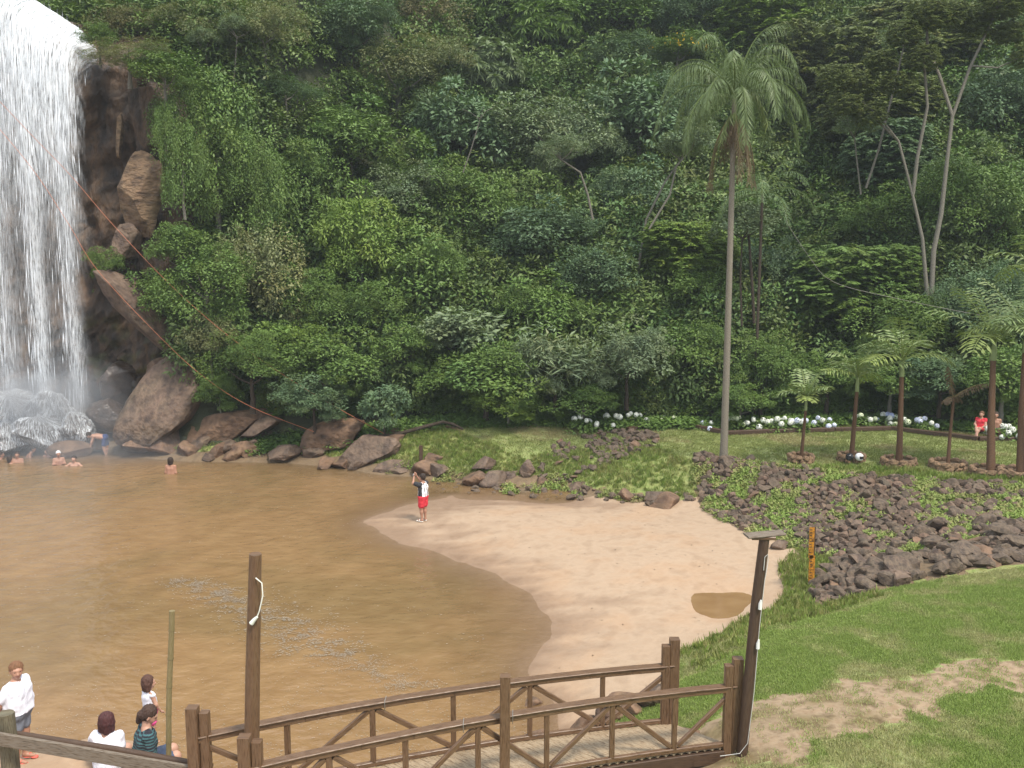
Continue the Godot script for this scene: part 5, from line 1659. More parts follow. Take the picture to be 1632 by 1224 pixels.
# ------------------------------------------------------------------ wooden footbridge
func footbridge() -> void:
	var n0 := Vector3(-3.3, 0, -11.0)
	var n1 := Vector3(3.32, 0, -13.25)
	var f0 := Vector3(-4.2, 0, -11.75)
	var f1 := Vector3(2.5, 0, -13.95)
	var deck := func(s: float) -> float: return 1.62 + 0.13 * 4.0 * s * (1.0 - s)
	var root := thing("footbridge", "brown wooden footbridge with arched handrails and crossed braces", "bridge", Vector3(0, 1.6, -12.5))
	var o := root.position
	var add := func(nm: String, a: Vector3, b: Vector3, w: float, h: float, m: String, up := Vector3.UP, parent: Node = root) -> MeshInstance3D:
		var g := Geo.new()
		g.beam(a - o, b - o, w, h, up, 0.008, rng.randf() * 5.0)
		return put(nm, g.mesh(), M[m], parent)
	var planks := 54
	for k in planks:
		var s := (k + 0.5) / planks
		var a := n0.lerp(n1, s)
		var b := f0.lerp(f1, s)
		var y: float = deck.call(s) + rng.randf_range(-0.004, 0.004)
		add.call("plank", Vector3(a.x, y, a.z), Vector3(b.x, y, b.z), 0.106, 0.035, "deck", Vector3(0.02 * rng.randfn(), 1, 0))
	for side in 2:
		var e0 := n0 if side == 0 else f0
		var e1 := n1 if side == 0 else f1
		var bays := 7 if side == 0 else 6
		var at := func(s: float, y: float) -> Vector3:
			var p := e0.lerp(e1, s)
			return Vector3(p.x, deck.call(s) + y, p.z)
		var seg := 10
		for k in seg:
			var a: Vector3 = at.call(float(k) / seg, 0.0)
			var b: Vector3 = at.call(float(k + 1) / seg + 0.002, 0.0)
			var u := Vector3.UP
			add.call("handrail", a + u * 0.925, b + u * 0.925, 0.10, 0.075, "wood")
			add.call("rail_cap", a + u * 0.976, b + u * 0.976, 0.15, 0.024, "wood")
			add.call("kerb_rail", a + u * 0.058, b + u * 0.058, 0.07, 0.07, "wood")
			add.call("stringer", a - u * 0.13, b - u * 0.13, 0.10, 0.20, "wood_dark")
		for k in range(1, bays):
			var s := float(k) / bays
			add.call("baluster", at.call(s, 0.09), at.call(s, 0.89), 0.075, 0.075, "wood", Vector3(0, 0, 1))
		for k in bays:
			var s0 := float(k) / bays
			var s1 := float(k + 1) / bays
			# braces rise towards every second baluster and the end posts
			var up_first := (bays - k) % 2 == 0
			var a: Vector3 = at.call(s0 + 0.008, 0.86 if up_first else 0.12)
			var b: Vector3 = at.call(s1 - 0.008, 0.12 if up_first else 0.86)
			add.call("brace", a, b, 0.05, 0.07, "wood", Vector3.UP)
		for e in [0.0, 1.0]:
			var p := e0.lerp(e1, e)
			var out := (e1 - e0).normalized() * (0.09 if e > 0.5 else -0.09)
			add.call("post", Vector3(p.x, 0.6, p.z) + out * 0.4, Vector3(p.x, 3.02, p.z) + out * 0.4, 0.15, 0.15, "wood", Vector3(0, 0, 1))
			var q := p + out * (-1.0) + Vector3(0.0, 0, 0.0)
			add.call("post", Vector3(q.x, 0.6, q.z) - out * 0.25, Vector3(q.x, 2.93, q.z) - out * 0.25, 0.12, 0.13, "wood", Vector3(0, 0, 1))
	for s in [0.33, 0.66]:
		for e in [0, 1]:
			var p := n0.lerp(n1, s) if e == 0 else f0.lerp(f1, s)
			add.call("pile", Vector3(p.x, -0.9, p.z), Vector3(p.x, deck.call(s) - 0.1, p.z), 0.16, 0.16, "wood_dark", Vector3(0, 0, 1))
	var tp := thing("mid_post", "plain brown post standing against the near side of the footbridge", "post", Vector3(-0.09, 0, -11.95))
	var g := Geo.new()
	g.beam(Vector3(-0.03, -0.7, 0), Vector3(0, 3.36, 0), 0.14, 0.13, Vector3(0, 0, 1), 0.01, 2.0)
	put("timber", g.mesh(), M["wood"], tp)
	# wire ties round the handrails
	for q in [[0.36, 1], [0.40, 0], [0.5, 0]]:
		var p := n0.lerp(n1, q[0]) if q[1] == 0 else f0.lerp(f1, q[0])
		var w := Geo.new()
		var y: float = deck.call(q[0]) + 0.94
		var c := Vector3(p.x, y, p.z) - o
		w.tube([c + Vector3(0, 0.055, 0.085), c + Vector3(0, 0.055, -0.085), c + Vector3(0, -0.07, -0.085), c + Vector3(0, -0.07, 0.085), c + Vector3(0, 0.055, 0.085)], [0.004, 0.004, 0.004, 0.004, 0.004], 5, Color(0.35, 0.35, 0.33))
		put("wire_tie", w.mesh(), M["paint"], root)


# ------------------------------------------------------------------ poles and fence
func poles() -> void:
	var p := thing("lamp_pole", "tall rough wooden pole with hanging white lamp cord, left end of the bridge", "pole", Vector3(-3.47, 1.2, -11.5))
	var g := Geo.new()
	g.tube([Vector3(0, -0.4, 0), Vector3(0.06, 1.2, 0), Vector3(0.12, 2.4, 0), Vector3(0.22, 4.0, 0)], [0.10, 0.098, 0.094, 0.085], 7, Color.WHITE, 0.07)
	put("timber", g.mesh(), M["wood"], p)
	var c := Geo.new()
	c.tube([Vector3(0.24, 3.72, 0.10), Vector3(0.32, 3.66, 0.12), Vector3(0.33, 3.5, 0.13), Vector3(0.28, 3.3, 0.13), Vector3(0.24, 3.2, 0.13)], [0.008, 0.008, 0.008, 0.008, 0.008], 6, Color(0.75, 0.75, 0.66))
	put("cord", c.mesh(), M["paint"], p)
	var b := Geo.new()
	b.tube([Vector3(0.25, 3.22, 0.13), Vector3(0.21, 3.18, 0.13), Vector3(0.17, 3.13, 0.13)], [0.016, 0.026, 0.032], 10, Color(0.72, 0.76, 0.68))
	put("lamp_socket", b.mesh(), M["paint"], p)
	var w := Geo.new()
	w.tube([Vector3(-0.06, 1.45, 0.11), Vector3(0.08, 1.46, 0.12), Vector3(0.2, 1.47, 0.08)], [0.006, 0.006, 0.006], 5, Color(0.5, 0.5, 0.48))
	put("wire_tie", w.mesh(), M["paint"], p)

	p = thing("lamp_pole", "tall brown pole topped by a short flat board, right end of the bridge", "pole", Vector3(3.42, 1.4, -13.12))
	g = Geo.new()
	g.tube([Vector3(-0.02, -0.5, 0), Vector3(0.06, 1.2, 0), Vector3(0.14, 2.5, 0), Vector3(0.22, 3.52, 0)], [0.085, 0.082, 0.078, 0.075], 8, Color.WHITE, 0.06)
	put("timber", g.mesh(), M["wood_dark"], p)
	g = Geo.new()
	g.beam(Vector3(-0.06, 3.55, 0.05), Vector3(0.50, 3.57, -0.05), 0.20, 0.03, Vector3(0.05, 1, 0.05))
	put("top_board", g.mesh(), M["wood_grey"], p)
	g = Geo.new()
	g.beam(Vector3(0.02, 3.52, 0.07), Vector3(0.36, 3.52, 0.07), 0.04, 0.05)
	put("cleat", g.mesh(), M["wood"], p)
	c = Geo.new()
	c.tube([Vector3(0.20, 3.05, 0.09), Vector3(0.21, 3.25, 0.09), Vector3(0.25, 3.29, 0.09), Vector3(0.26, 3.2, 0.09), Vector3(0.22, 2.9, 0.095), Vector3(0.17, 2.2, 0.095), Vector3(0.13, 1.2, 0.09), Vector3(0.06, 0.4, 0.10), Vector3(-0.05, 0.24, 0.10), Vector3(-0.35, 0.22, 0.14)], [0.005, 0.005, 0.005, 0.005, 0.005, 0.005, 0.005, 0.005, 0.005, 0.005], 6, Color(0.55, 0.55, 0.52))
	put("cord", c.mesh(), M["paint"], p)
	for e in [[0.165, 2.55], [0.155, 1.95]]:
		b = Geo.new()
		b.tube([Vector3(e[0], e[1] - 0.08, 0.105), Vector3(e[0], e[1], 0.105), Vector3(e[0] + 0.01, e[1] + 0.06, 0.105)], [0.026, 0.026, 0.012], 10, Color(0.78, 0.78, 0.74))
		put("lamp_socket", b.mesh(), M["paint"], p)

	var bm := thing("bamboo_pole", "slim greenish bamboo pole beside the seated women", "pole", Vector3(-4.88, 1.28, -12.3))
	for k in 8:
		g = Geo.new()
		var y0 := -0.3 + k * 0.41
		var y1 := y0 + 0.41
		if k == 7:
			y1 = y0 + 0.28
		var x := func(y: float) -> float: return 0.022 + 0.072 * y + 0.008 * sin(y * 3.0)
		g.tube([Vector3(x.call(y0), y0, 0), Vector3(x.call(y0 + 0.02), y0 + 0.02, 0), Vector3(x.call(y1 - 0.02), y1 - 0.02, 0), Vector3(x.call(y1), y1, 0)], [0.045, 0.038, 0.036, 0.042], 10, Color.WHITE)
		put("culm_section", g.mesh(), M["bamboo"], bm)
	var fn := thing("fence", "weathered grey wooden fence rail with stout post at lower left corner", "fence", Vector3(-6.4, 1.4, -12.2))
	g = Geo.new()
	g.tube([Vector3(-0.56, -0.4, 0), Vector3(-0.56, 0.6, 0), Vector3(-0.57, 1.30, 0)], [0.12, 0.115, 0.11], 9, Color(0.8, 0.85, 0.7), 0.05)
	put("post", g.mesh(), M["wood_grey"], fn)
	g = Geo.new()
	g.beam(Vector3(-1.2, 1.12, 0.16), Vector3(2.05, 0.68, 0.42), 0.05, 0.19, Vector3.UP, 0.01, 1.0)
	put("rail", g.mesh(), M["wood_grey"], fn)
	g = Geo.new()
	g.tube([Vector3(-0.56, 0.93, -0.12), Vector3(0.9, 0.76, 0.0), Vector3(2.3, 0.62, 0.2)], [0.05, 0.05, 0.048], 8, Color.WHITE, 0.04)
	put("rail", g.mesh(), M["wood_dark"], fn)
	g = Geo.new()
	g.tube([Vector3(2.2, -0.4, 0.25), Vector3(2.2, 0.75, 0.25)], [0.07, 0.065], 8, Color.WHITE, 0.04)
	put("post", g.mesh(), M["wood_grey"], fn)


func cable(pts: Array, r: float, col: Color, called: String, label: String, cat: String) -> void:
	var c := Curve3D.new()
	for k in pts.size():
		var t: Vector3 = (pts[mini(k + 1, pts.size() - 1)] - pts[maxi(k - 1, 0)]) / 6.0
		c.add_point(pts[k], -t, t)
	var b := c.tessellate_even_length(5, 0.6)
	var p := []
	var rr := []
	for q in b:
		p.append(q - pts[0])
		rr.append(r)
	var g := Geo.new()
	g.tube(p, rr, 6, col)
	single(called, g.mesh(), M["paint"], label, cat, pts[0])


func ropes() -> void:
	cable([Vector3(-22.91, 16.42, -41.60), Vector3(-20.58, 13.92, -41.40), Vector3(-18.91, 12.19, -41.20), Vector3(-17.10, 10.06, -41.00), Vector3(-14.45, 7.34, -40.60), Vector3(-11.81, 5.13, -40.20), Vector3(-8.70, 3.13, -39.60), Vector3(-5.38, 1.39, -38.90)], 0.010, Color(0.42, 0.13, 0.06), "rope", "upper orange rope slanting from the waterfall down to the shore", "rope")
	cable([Vector3(-22.94, 15.36, -41.50), Vector3(-20.63, 12.54, -41.30), Vector3(-19.08, 10.12, -41.10), Vector3(-17.86, 8.08, -41.00), Vector3(-14.71, 4.77, -40.60), Vector3(-12.84, 3.25, -40.30), Vector3(-11.03, 2.25, -40.00), Vector3(-8.46, 1.36, -39.50)], 0.010, Color(0.45, 0.14, 0.06), "rope", "lower orange rope ending above the middle shore boulders", "rope")
	cable([Vector3(11.75, 10.28, -41.00), Vector3(12.78, 8.73, -40.80), Vector3(13.84, 7.66, -40.60), Vector3(16.68, 6.93, -40.20), Vector3(19.63, 6.33, -39.60), Vector3(21.97, 5.90, -39.00)], 0.009, Color(0.22, 0.20, 0.18), "cable", "thin grey cable strung across the dark forest above the palms", "cable")


func small_things() -> void:
	var p := Vector3(Vector3(7.62, 0.48, -23.11))
	p.y = gh(p.x, p.z)
	var o := thing("depth_gauge", "yellow water depth gauge board with dark marks beside the stone bank", "gauge", p)
	var g := Geo.new()
	g.beam(Vector3(0.04, -0.2, -0.03), Vector3(0.04, 1.55, -0.03), 0.10, 0.06, Vector3(0, 0, 1))
	put("post", g.mesh(), M["wood_dark"], o)
	for k in 2:
		g = Geo.new()
		g.beam(Vector3(0.02 - 0.035 * k, 0.0 + 0.75 * k, 0.02), Vector3(0.015 - 0.035 * k, 0.8 + 0.75 * k, 0.02), 0.15 - 0.02 * k, 0.02, Vector3(0, 0, 1), 0.003)
		var b := put("scale_board", g.mesh(), mat("gauge_yellow", lin(0.50, 0.26, 0.02), 0.6, M["rock"].albedo_texture, Vector3.ONE * 1.5), o)
		g = Geo.new()
		for e in 10:
			var y := 0.05 + e * 0.075 + 0.75 * k
			var x0 := -0.04 - 0.035 * k
			var wd := 0.11 if e % 5 == 0 else 0.06
			g.quad(Vector3(x0, y, 0.033), Vector3(x0, y + 0.018, 0.033), Vector3(x0 + wd, y + 0.018, 0.033), Vector3(x0 + wd, y, 0.033), Color(0.02, 0.02, 0.02))
		put("scale_marks", g.mesh(), M["paint"], b)
	o = thing("short_post", "short dark wooden post on the far shore behind the boy", "post", Vector3(-3.68, 0.25, -37.20))
	g = Geo.new()
	g.beam(Vector3(0, -0.4, 0), Vector3(0.01, 0.98, 0), 0.14, 0.12, Vector3(0, 0, 1))
	put("timber", g.mesh(), M["wood_dark"], o)
	g = Geo.new()
	g.tube([Vector3(-6.05, 1.05, -39.40), Vector3(-4.70, 1.32, -39.40), Vector3(-3.64, 1.60, -39.50), Vector3(-2.95, 1.77, -39.60), Vector3(-2.52, 1.67, -39.60), Vector3(-2.09, 1.47, -39.50)], [0.05, 0.075, 0.08, 0.075, 0.06, 0.04], 7, Color.WHITE, 0.08)
	single("fallen_branch", g.mesh(), M["bark_dark"], "fallen dark branch lying across the grassy bank", "branch")
	# motorcycle helmets left at a palm
	for k in 2:
		var q: Vector3 = [Vector3(12.16, 1.45, -33.50), Vector3(12.51, 1.45, -33.50)][k]
		q.z = -33.2
		var y := gh(q.x, q.z) + 0.30
		var h := thing("helmet", ["black motorcycle helmet at the foot of the second palm", "white motorcycle helmet at the foot of the second palm"][k], "helmet", Vector3(q.x, y, q.z), [-0.9, 0.7][k], "helmets")
		g = Geo.new()
		for a in 21:
			for b in 13:
				var th := TAU * a / 20.0
				var ph := PI * 0.80 * b / 12.0
				var v := Vector3(sin(th) * sin(ph), cos(ph), cos(th) * sin(ph))
				if v.z > 0.35 and v.y < 0.25 and v.y > -0.45:
					v.z -= 0.25 * smoothstep(0.35, 0.7, v.z)
				g.v.append(v * Vector3(0.135, 0.145, 0.16))
				g.c.append(Color(0.015, 0.015, 0.017) if k == 0 else Color(0.8, 0.8, 0.8))
		for a in 20:
			for b in 12:
				var i0 := a * 13 + b
				g.i.append_array([i0, i0 + 1, i0 + 14, i0, i0 + 14, i0 + 13])
		g.smooth()
		var hm := M["paint"].duplicate() as StandardMaterial3D
		hm.roughness = 0.15
		put("shell", g.mesh(), hm, h)
		g = Geo.new()
		for a in 11:
			var th := -1.0 + 2.0 * a / 10.0
			for b in 2:
				g.v.append(Vector3(sin(th) * 0.138, 0.045 - 0.10 * b, cos(th) * 0.155))
				g.c.append(Color(0.03, 0.03, 0.035))
		for a in 10:
			g.i.append_array([a * 2, a * 2 + 1, a * 2 + 3, a * 2, a * 2 + 3, a * 2 + 2])
		put("visor", g.mesh(), hm, h)


# ------------------------------------------------------------------ people
# Meshes the smooth union of tapered capsules [a, b, ra, rb] and ellipsoids [centre, radii, -1, turn] as surface nets. Cuts [point, normal] trim it.
func flesh(prims: Array, cell: float, k: float, cuts := [], tint = null) -> Geo:
	var lo := Vector3.ONE * 1e9
	var hi := -lo
	for p in prims:
		if p[2] < 0.0:
			var m := maxf(p[1].x, maxf(p[1].y, p[1].z)) * Vector3.ONE
			lo = lo.min(p[0] - m)
			hi = hi.max(p[0] + m)
		else:
			lo = lo.min((p[0] - Vector3.ONE * p[2]).min(p[1] - Vector3.ONE * p[3]))
			hi = hi.max((p[0] + Vector3.ONE * p[2]).max(p[1] + Vector3.ONE * p[3]))
	lo -= Vector3.ONE * cell * 3.0
	hi += Vector3.ONE * cell * 3.0
	var n := Vector3i(((hi - lo) / cell).ceil()) + Vector3i.ONE
	var f := PackedFloat32Array()
	f.resize(n.x * n.y * n.z)
	f.fill(1.0)
	for p in prims:
		var ell: bool = p[2] < 0.0
		var pad := cell * 2.5 + k
		var a: Vector3 = p[0]
		var b: Vector3 = p[1]
		var ra: float = p[2]
		var rb: float = p[3]
		var mn: Vector3
		var mx: Vector3
		var inv := Basis.IDENTITY
		if ell:
			var m := maxf(b.x, maxf(b.y, b.z)) + pad
			mn = a - Vector3.ONE * m
			mx = a + Vector3.ONE * m
			inv = Basis(Vector3.UP, -rb)
		else:
			mn = (a - Vector3.ONE * (ra + pad)).min(b - Vector3.ONE * (rb + pad))
			mx = (a + Vector3.ONE * (ra + pad)).max(b + Vector3.ONE * (rb + pad))
		var i0 := Vector3i(((mn - lo) / cell).floor()).max(Vector3i.ZERO)
		var i1 := Vector3i(((mx - lo) / cell).ceil()).min(n - Vector3i.ONE)
		var ba := b - a
		var l2 := maxf(ba.length_squared(), 1e-9)
		var small := minf(b.x, minf(b.y, b.z))
		for z in range(i0.z, i1.z + 1):
			for y in range(i0.y, i1.y + 1):
				var row := (z * n.y + y) * n.x
				for x in range(i0.x, i1.x + 1):
					var q := lo + Vector3(x, y, z) * cell - a
					var d: float
					if ell:
						q = inv * q
						d = ((q / b).length() - 1.0) * small
					else:
						var t := clampf(q.dot(ba) / l2, 0.0, 1.0)
						d = (q - ba * t).length() - lerpf(ra, rb, t)
					var o := f[row + x]
					var h := maxf(k - absf(o - d), 0.0) / k
					f[row + x] = minf(o, d) - h * h * k * 0.25
	if cuts.size():
		for z in n.z:
			for y in n.y:
				for x in n.x:
					var i := (z * n.y + y) * n.x + x
					if f[i] < cell * 3.0:
						var q := lo + Vector3(x, y, z) * cell
						for c in cuts:
							f[i] = maxf(f[i], (q - c[0]).dot(c[1]))
	var g := Geo.new()
	var id := PackedInt32Array()
	id.resize(f.size())
	id.fill(-1)
	var off := [0, 1, n.x, n.x + 1, n.x * n.y, n.x * n.y + 1, n.x * n.y + n.x, n.x * n.y + n.x + 1]
	var ed := [[0, 1], [2, 3], [4, 5], [6, 7], [0, 2], [1, 3], [4, 6], [5, 7], [0, 4], [1, 5], [2, 6], [3, 7]]
	for z in n.z - 1:
		for y in n.y - 1:
			for x in n.x - 1:
				var i := (z * n.y + y) * n.x + x
				if f[i] > cell * 3.0:
					continue
				var m := 0
				for e in 8:
					if f[i + off[e]] < 0.0:
						m |= 1 << e
				if m == 0 or m == 255:
					continue
				var s := Vector3.ZERO
				var c := 0
				for e in ed:
					var u: float = f[i + off[e[0]]]
					var w: float = f[i + off[e[1]]]
					if (u < 0.0) != (w < 0.0):
						var t := u / (u - w)
						var pa := Vector3(e[0] & 1, (e[0] >> 1) & 1, e[0] >> 2)
						var pb := Vector3(e[1] & 1, (e[1] >> 1) & 1, e[1] >> 2)
						s += pa.lerp(pb, t)
						c += 1
				id[i] = g.v.size()
				var at := lo + (Vector3(x, y, z) + s / c) * cell
				g.v.append(at)
				g.c.append(tint.call(at) if tint != null else Color.WHITE)
	for z in range(1, n.z - 1):
		for y in range(1, n.y - 1):
			for x in range(1, n.x - 1):
				var i := (z * n.y + y) * n.x + x
				if absf(f[i]) > cell * 2.0:
					continue
				var ins := f[i] < 0.0
				for ax in 3:
					var st: int = [1, n.x, n.x * n.y][ax]
					if ins == (f[i + st] < 0.0):
						continue
					var u: int = [n.x, n.x * n.y, 1][ax]
					var w: int = [n.x * n.y, 1, n.x][ax]
					var q := [id[i - u - w], id[i - w], id[i], id[i - u]]
					if q.min() < 0:
						continue
					if ins:
						g.i.append_array([q[0], q[2], q[1], q[0], q[3], q[2]])
					else:
						g.i.append_array([q[0], q[1], q[2], q[0], q[2], q[3]])
	g.smooth()
	return g


func join(a: Geo, b: Geo) -> void:
	var k := a.v.size()
	a.v.append_array(b.v)
	a.n.append_array(b.n)
	a.c.append_array(b.c)
	for q in b.i:
		a.i.append(q + k)


# joints of an upright figure of height h that faces +z; sides are 0 (its left, +x) and 1
func joints(h: float) -> Dictionary:
	var j := {"h": h, "pelvis": Vector3(0, 0.53, 0), "waist": Vector3(0, 0.61, 0), "chest": Vector3(0, 0.72, 0), "neck": Vector3(0, 0.825, -0.005), "head": Vector3(0, 0.922, 0.012), "face": 0.0, "nod": 0.0, "big_head": 1.12}
	for s in 2:
		var x := 1.0 if s == 0 else -1.0
		j["hip%d" % s] = Vector3(x * 0.052, 0.51, 0)
		j["knee%d" % s] = Vector3(x * 0.056, 0.285, 0.008)
		j["ankle%d" % s] = Vector3(x * 0.056, 0.045, -0.01)
		j["toe%d" % s] = Vector3(x * 0.066, 0.018, 0.085)
		j["shoulder%d" % s] = Vector3(x * 0.105, 0.785, 0)
		j["elbow%d" % s] = Vector3(x * 0.135, 0.625, -0.015)
		j["wrist%d" % s] = Vector3(x * 0.145, 0.475, 0.02)
		j["hand%d" % s] = Vector3(x * 0.148, 0.40, 0.04)
	for k in j:
		if j[k] is Vector3:
			j[k] *= h
	return j


func limbs(j: Dictionary, fat: float, legs := true) -> Array:
	var h: float = j.h
	var p := []
	var sx: Vector3 = (j.shoulder0 - j.shoulder1).normalized()
	var hx: Vector3 = (j.hip0 - j.hip1).normalized()
	for s in 2:
		var x := 1.0 if s == 0 else -1.0
		p.append([j.chest + sx * x * 0.045 * h, j.waist + hx * x * 0.038 * h * fat, 0.062 * h * fat, 0.058 * h * fat])
		p.append([j.waist + hx * x * 0.038 * h * fat, j.pelvis + hx * x * 0.045 * h, 0.058 * h * fat, 0.066 * h * fat])
		p.append([j.neck - Vector3(0, 0.03, 0) * h + sx * x * 0.02 * h, j["shoulder%d" % s], 0.034 * h, 0.034 * h * sqrt(fat)])
		p.append([j["shoulder%d" % s], j["elbow%d" % s], 0.033 * h * sqrt(fat), 0.025 * h * sqrt(fat)])
		p.append([j["elbow%d" % s], j["wrist%d" % s], 0.025 * h * sqrt(fat), 0.017 * h])
		if legs:
			p.append([j["hip%d" % s], j["knee%d" % s], 0.056 * h * sqrt(fat), 0.037 * h * sqrt(fat)])
			p.append([j["knee%d" % s], j["knee%d" % s].lerp(j["ankle%d" % s], 0.35), 0.035 * h * sqrt(fat), 0.034 * h * sqrt(fat)])
			p.append([j["knee%d" % s].lerp(j["ankle%d" % s], 0.35), j["ankle%d" % s], 0.034 * h * sqrt(fat), 0.021 * h])
			p.append([j["ankle%d" % s] - Vector3(0, 0.018, 0) * h, j["toe%d" % s], 0.024 * h, 0.016 * h])
	p.append([j.neck, j.head - Vector3(0, 0.03, 0) * h, 0.032 * h * sqrt(fat), 0.030 * h])
	return p


func head_frame(j: Dictionary) -> Basis:
	return Basis(Vector3.UP, j.face) * Basis(Vector3.RIGHT, j.nod)


func add_head(g: Geo, j: Dictionary, cell: float) -> void:
	var h: float = j.h * j.get("big_head", 1.0)
	var b := head_frame(j)
	var c: Vector3 = j.head
	var at := func(x: float, y: float, z: float) -> Vector3: return c + b * (Vector3(x, y, z) * h)
	var p := [[at.call(0, 0.022, -0.008), at.call(0, 0.008, 0.004), 0.050 * h, 0.048 * h], [at.call(0, -0.02, 0.012), at.call(0, -0.046, 0.024), 0.038 * h, 0.022 * h], [at.call(-0.012, -0.02, 0.03), at.call(0.012, -0.02, 0.03), 0.024 * h, 0.024 * h], [at.call(0, 0.004, 0.050), at.call(0, -0.017, 0.062), 0.006 * h, 0.009 * h], [at.call(0, -0.05, 0), j.neck, 0.030 * h, 0.032 * h]]
	for s in [-1.0, 1.0]:
		p.append([at.call(s * 0.046, 0.004, -0.004), at.call(s * 0.048, -0.014, -0.006), 0.010 * h, 0.007 * h])
		p.append([at.call(s * 0.010, 0.016, 0.048), at.call(s * 0.026, 0.015, 0.040), 0.008 * h, 0.007 * h])
	var mouth: Vector3 = at.call(0, -0.033, 0.045)
	var tint := func(q: Vector3) -> Color: return Color(0.85, 0.5, 0.5) if (b.inverse() * (q - mouth) / Vector3(0.02, 0.006, 0.02) / h).length() < 1.0 else Color.WHITE
	join(g, flesh(p, cell, 0.012 * h, [], tint))


func add_hand(g: Geo, j: Dictionary, s: int, cell: float, curl := 0.35) -> void:
	var h: float = j.h
	var w: Vector3 = j["wrist%d" % s]
	var d: Vector3 = (j["hand%d" % s] - w).normalized()
	var across := d.cross(Vector3(0.3, 0.2, 0.9)).normalized()
	var palm_n := d.cross(across) * (1.0 if s == 0 else -1.0)
	var p := [[w, w + d * 0.03 * h, 0.016 * h, 0.017 * h], [w + d * 0.02 * h + across * 0.008 * h, w + d * 0.048 * h + across * 0.013 * h, 0.011 * h, 0.0095 * h], [w + d * 0.02 * h - across * 0.008 * h, w + d * 0.048 * h - across * 0.013 * h, 0.011 * h, 0.0095 * h]]
	for k in 4:
		var o := (k - 1.5) * 0.0095 * h
		var ln: float = [0.036, 0.043, 0.046, 0.040][k] * h
		var a := w + d * 0.05 * h + across * o
		var m := a + (d + palm_n * curl).normalized() * ln * 0.5
		var e := m + (d + palm_n * curl * 2.5).normalized() * ln * 0.5
		p.append([a, m, 0.0052 * h, 0.0050 * h])
		p.append([m, e, 0.0050 * h, 0.0042 * h])
	var t0 := w + d * 0.018 * h + across * 0.014 * h
	var t1 := t0 + (d * 0.6 + across * 0.8 + palm_n * 0.3).normalized() * 0.022 * h
	p.append([t0, t1, 0.0075 * h, 0.006 * h])
	p.append([t1, t1 + (d + palm_n * 0.4).normalized() * 0.018 * h, 0.006 * h, 0.005 * h])
	join(g, flesh(p, cell, 0.006 * h))


func eyes(root: Node3D, j: Dictionary) -> void:
	var b := head_frame(j)
	var h: float = j.h * j.get("big_head", 1.0)
	for s in [-1.0, 1.0]:
		var g := flesh([[Vector3.ZERO, Vector3(0.0075, 0.0045, 0.005) * h, -1.0, 0.0]], 0.0016 * h, 0.001 * h)
		var o := put("eye", g.mesh(), mat("eye", lin(0.03, 0.02, 0.015), 0.2), root)
		o.position = j.head + b * (Vector3(s * 0.019, 0.004, 0.0475) * h)
		o.basis = b


func figure(label: String, at: Vector3, turn: float, j: Dictionary, fat: float, skin: String, cell := 0.015, legs := true, hand_cell := 0.006) -> Node3D:
	var root := thing("person", label, "person", at, turn)
	var g := flesh(limbs(j, fat, legs), cell, 0.03 * j.h)
	add_head(g, j, minf(cell * 0.5, 0.008))
	if hand_cell > 0.0:
		add_hand(g, j, 0, hand_cell)
		add_hand(g, j, 1, hand_cell)
	put("body", g.mesh(), M[skin], root)
	return root


func cloth(root: Node3D, nm: String, prims: Array, cell: float, col: Color, cuts := [], tint = null, m := "cloth", k := 0.03) -> void:
	var g := flesh(prims, cell, k, cuts, tint)
	var amp := 0.014 if nm == "hair" else 0.022
	for q in g.v.size():
		var p := g.v[q]
		g.v[q] = p + g.n[q] * amp * noise.get_noise_3dv(p * (Vector3(420, 90, 420) if nm == "hair" else Vector3(70, 45, 70)))
	g.smooth()
	var mm: StandardMaterial3D = M[m].duplicate()
	mm.albedo_color = col
	put(nm, g.mesh(), mm, root)


func shirt(root: Node3D, j: Dictionary, fat: float, cell: float, col: Color, sleeve := 0.6, long := 0.0, tint = null, puff := 0.016) -> void:
	var h: float = j.h
	var p := []
	var hx: Vector3 = (j.hip0 - j.hip1).normalized()
	var sx: Vector3 = (j.shoulder0 - j.shoulder1).normalized()
	for s in 2:
		var x := 1.0 if s == 0 else -1.0
		p.append([j.chest + sx * x * 0.045 * h, j.waist + hx * x * 0.038 * h * fat, 0.062 * h * fat + puff, 0.058 * h * fat + puff * 1.1])
		p.append([j.waist + hx * x * 0.038 * h * fat, j.pelvis + hx * x * 0.045 * h, 0.058 * h * fat + puff * 1.1, 0.066 * h * fat + puff * 1.1])
		p.append([j.neck - Vector3(0, 0.042, 0) * h + sx * x * 0.028 * h, j["shoulder%d" % s], 0.036 * h + puff * 0.6, 0.034 * h * sqrt(fat) + puff * 0.9])
		if sleeve > 0.0:
			p.append([j["shoulder%d" % s], j["shoulder%d" % s].lerp(j["elbow%d" % s], sleeve), 0.033 * h * sqrt(fat) + puff, 0.029 * h * sqrt(fat) + puff * 1.3])
	var dn: Vector3 = (j.pelvis - j.waist).normalized()
	var cuts := [[j.pelvis + dn * long, dn]]
	cloth(root, "shirt", p, cell, col, cuts, tint)


func shorts(root: Node3D, j: Dictionary, fat: float, cell: float, col: Color, far := 0.55, puff := 0.014) -> void:
	var h: float = j.h
	var p := []
	var hx: Vector3 = (j.hip0 - j.hip1).normalized()
	for s in 2:
		var x := 1.0 if s == 0 else -1.0
		p.append([j.waist.lerp(j.pelvis, 0.5) + hx * x * 0.04 * h, j.pelvis + hx * x * 0.045 * h, 0.060 * h * fat + puff * 0.6, 0.066 * h * fat + puff])
		p.append([j["hip%d" % s], j["hip%d" % s].lerp(j["knee%d" % s], far), 0.056 * h * sqrt(fat) + puff, lerpf(0.056, 0.037, far) * h * sqrt(fat) + puff * 1.5])
	cloth(root, "shorts", p, cell, col)


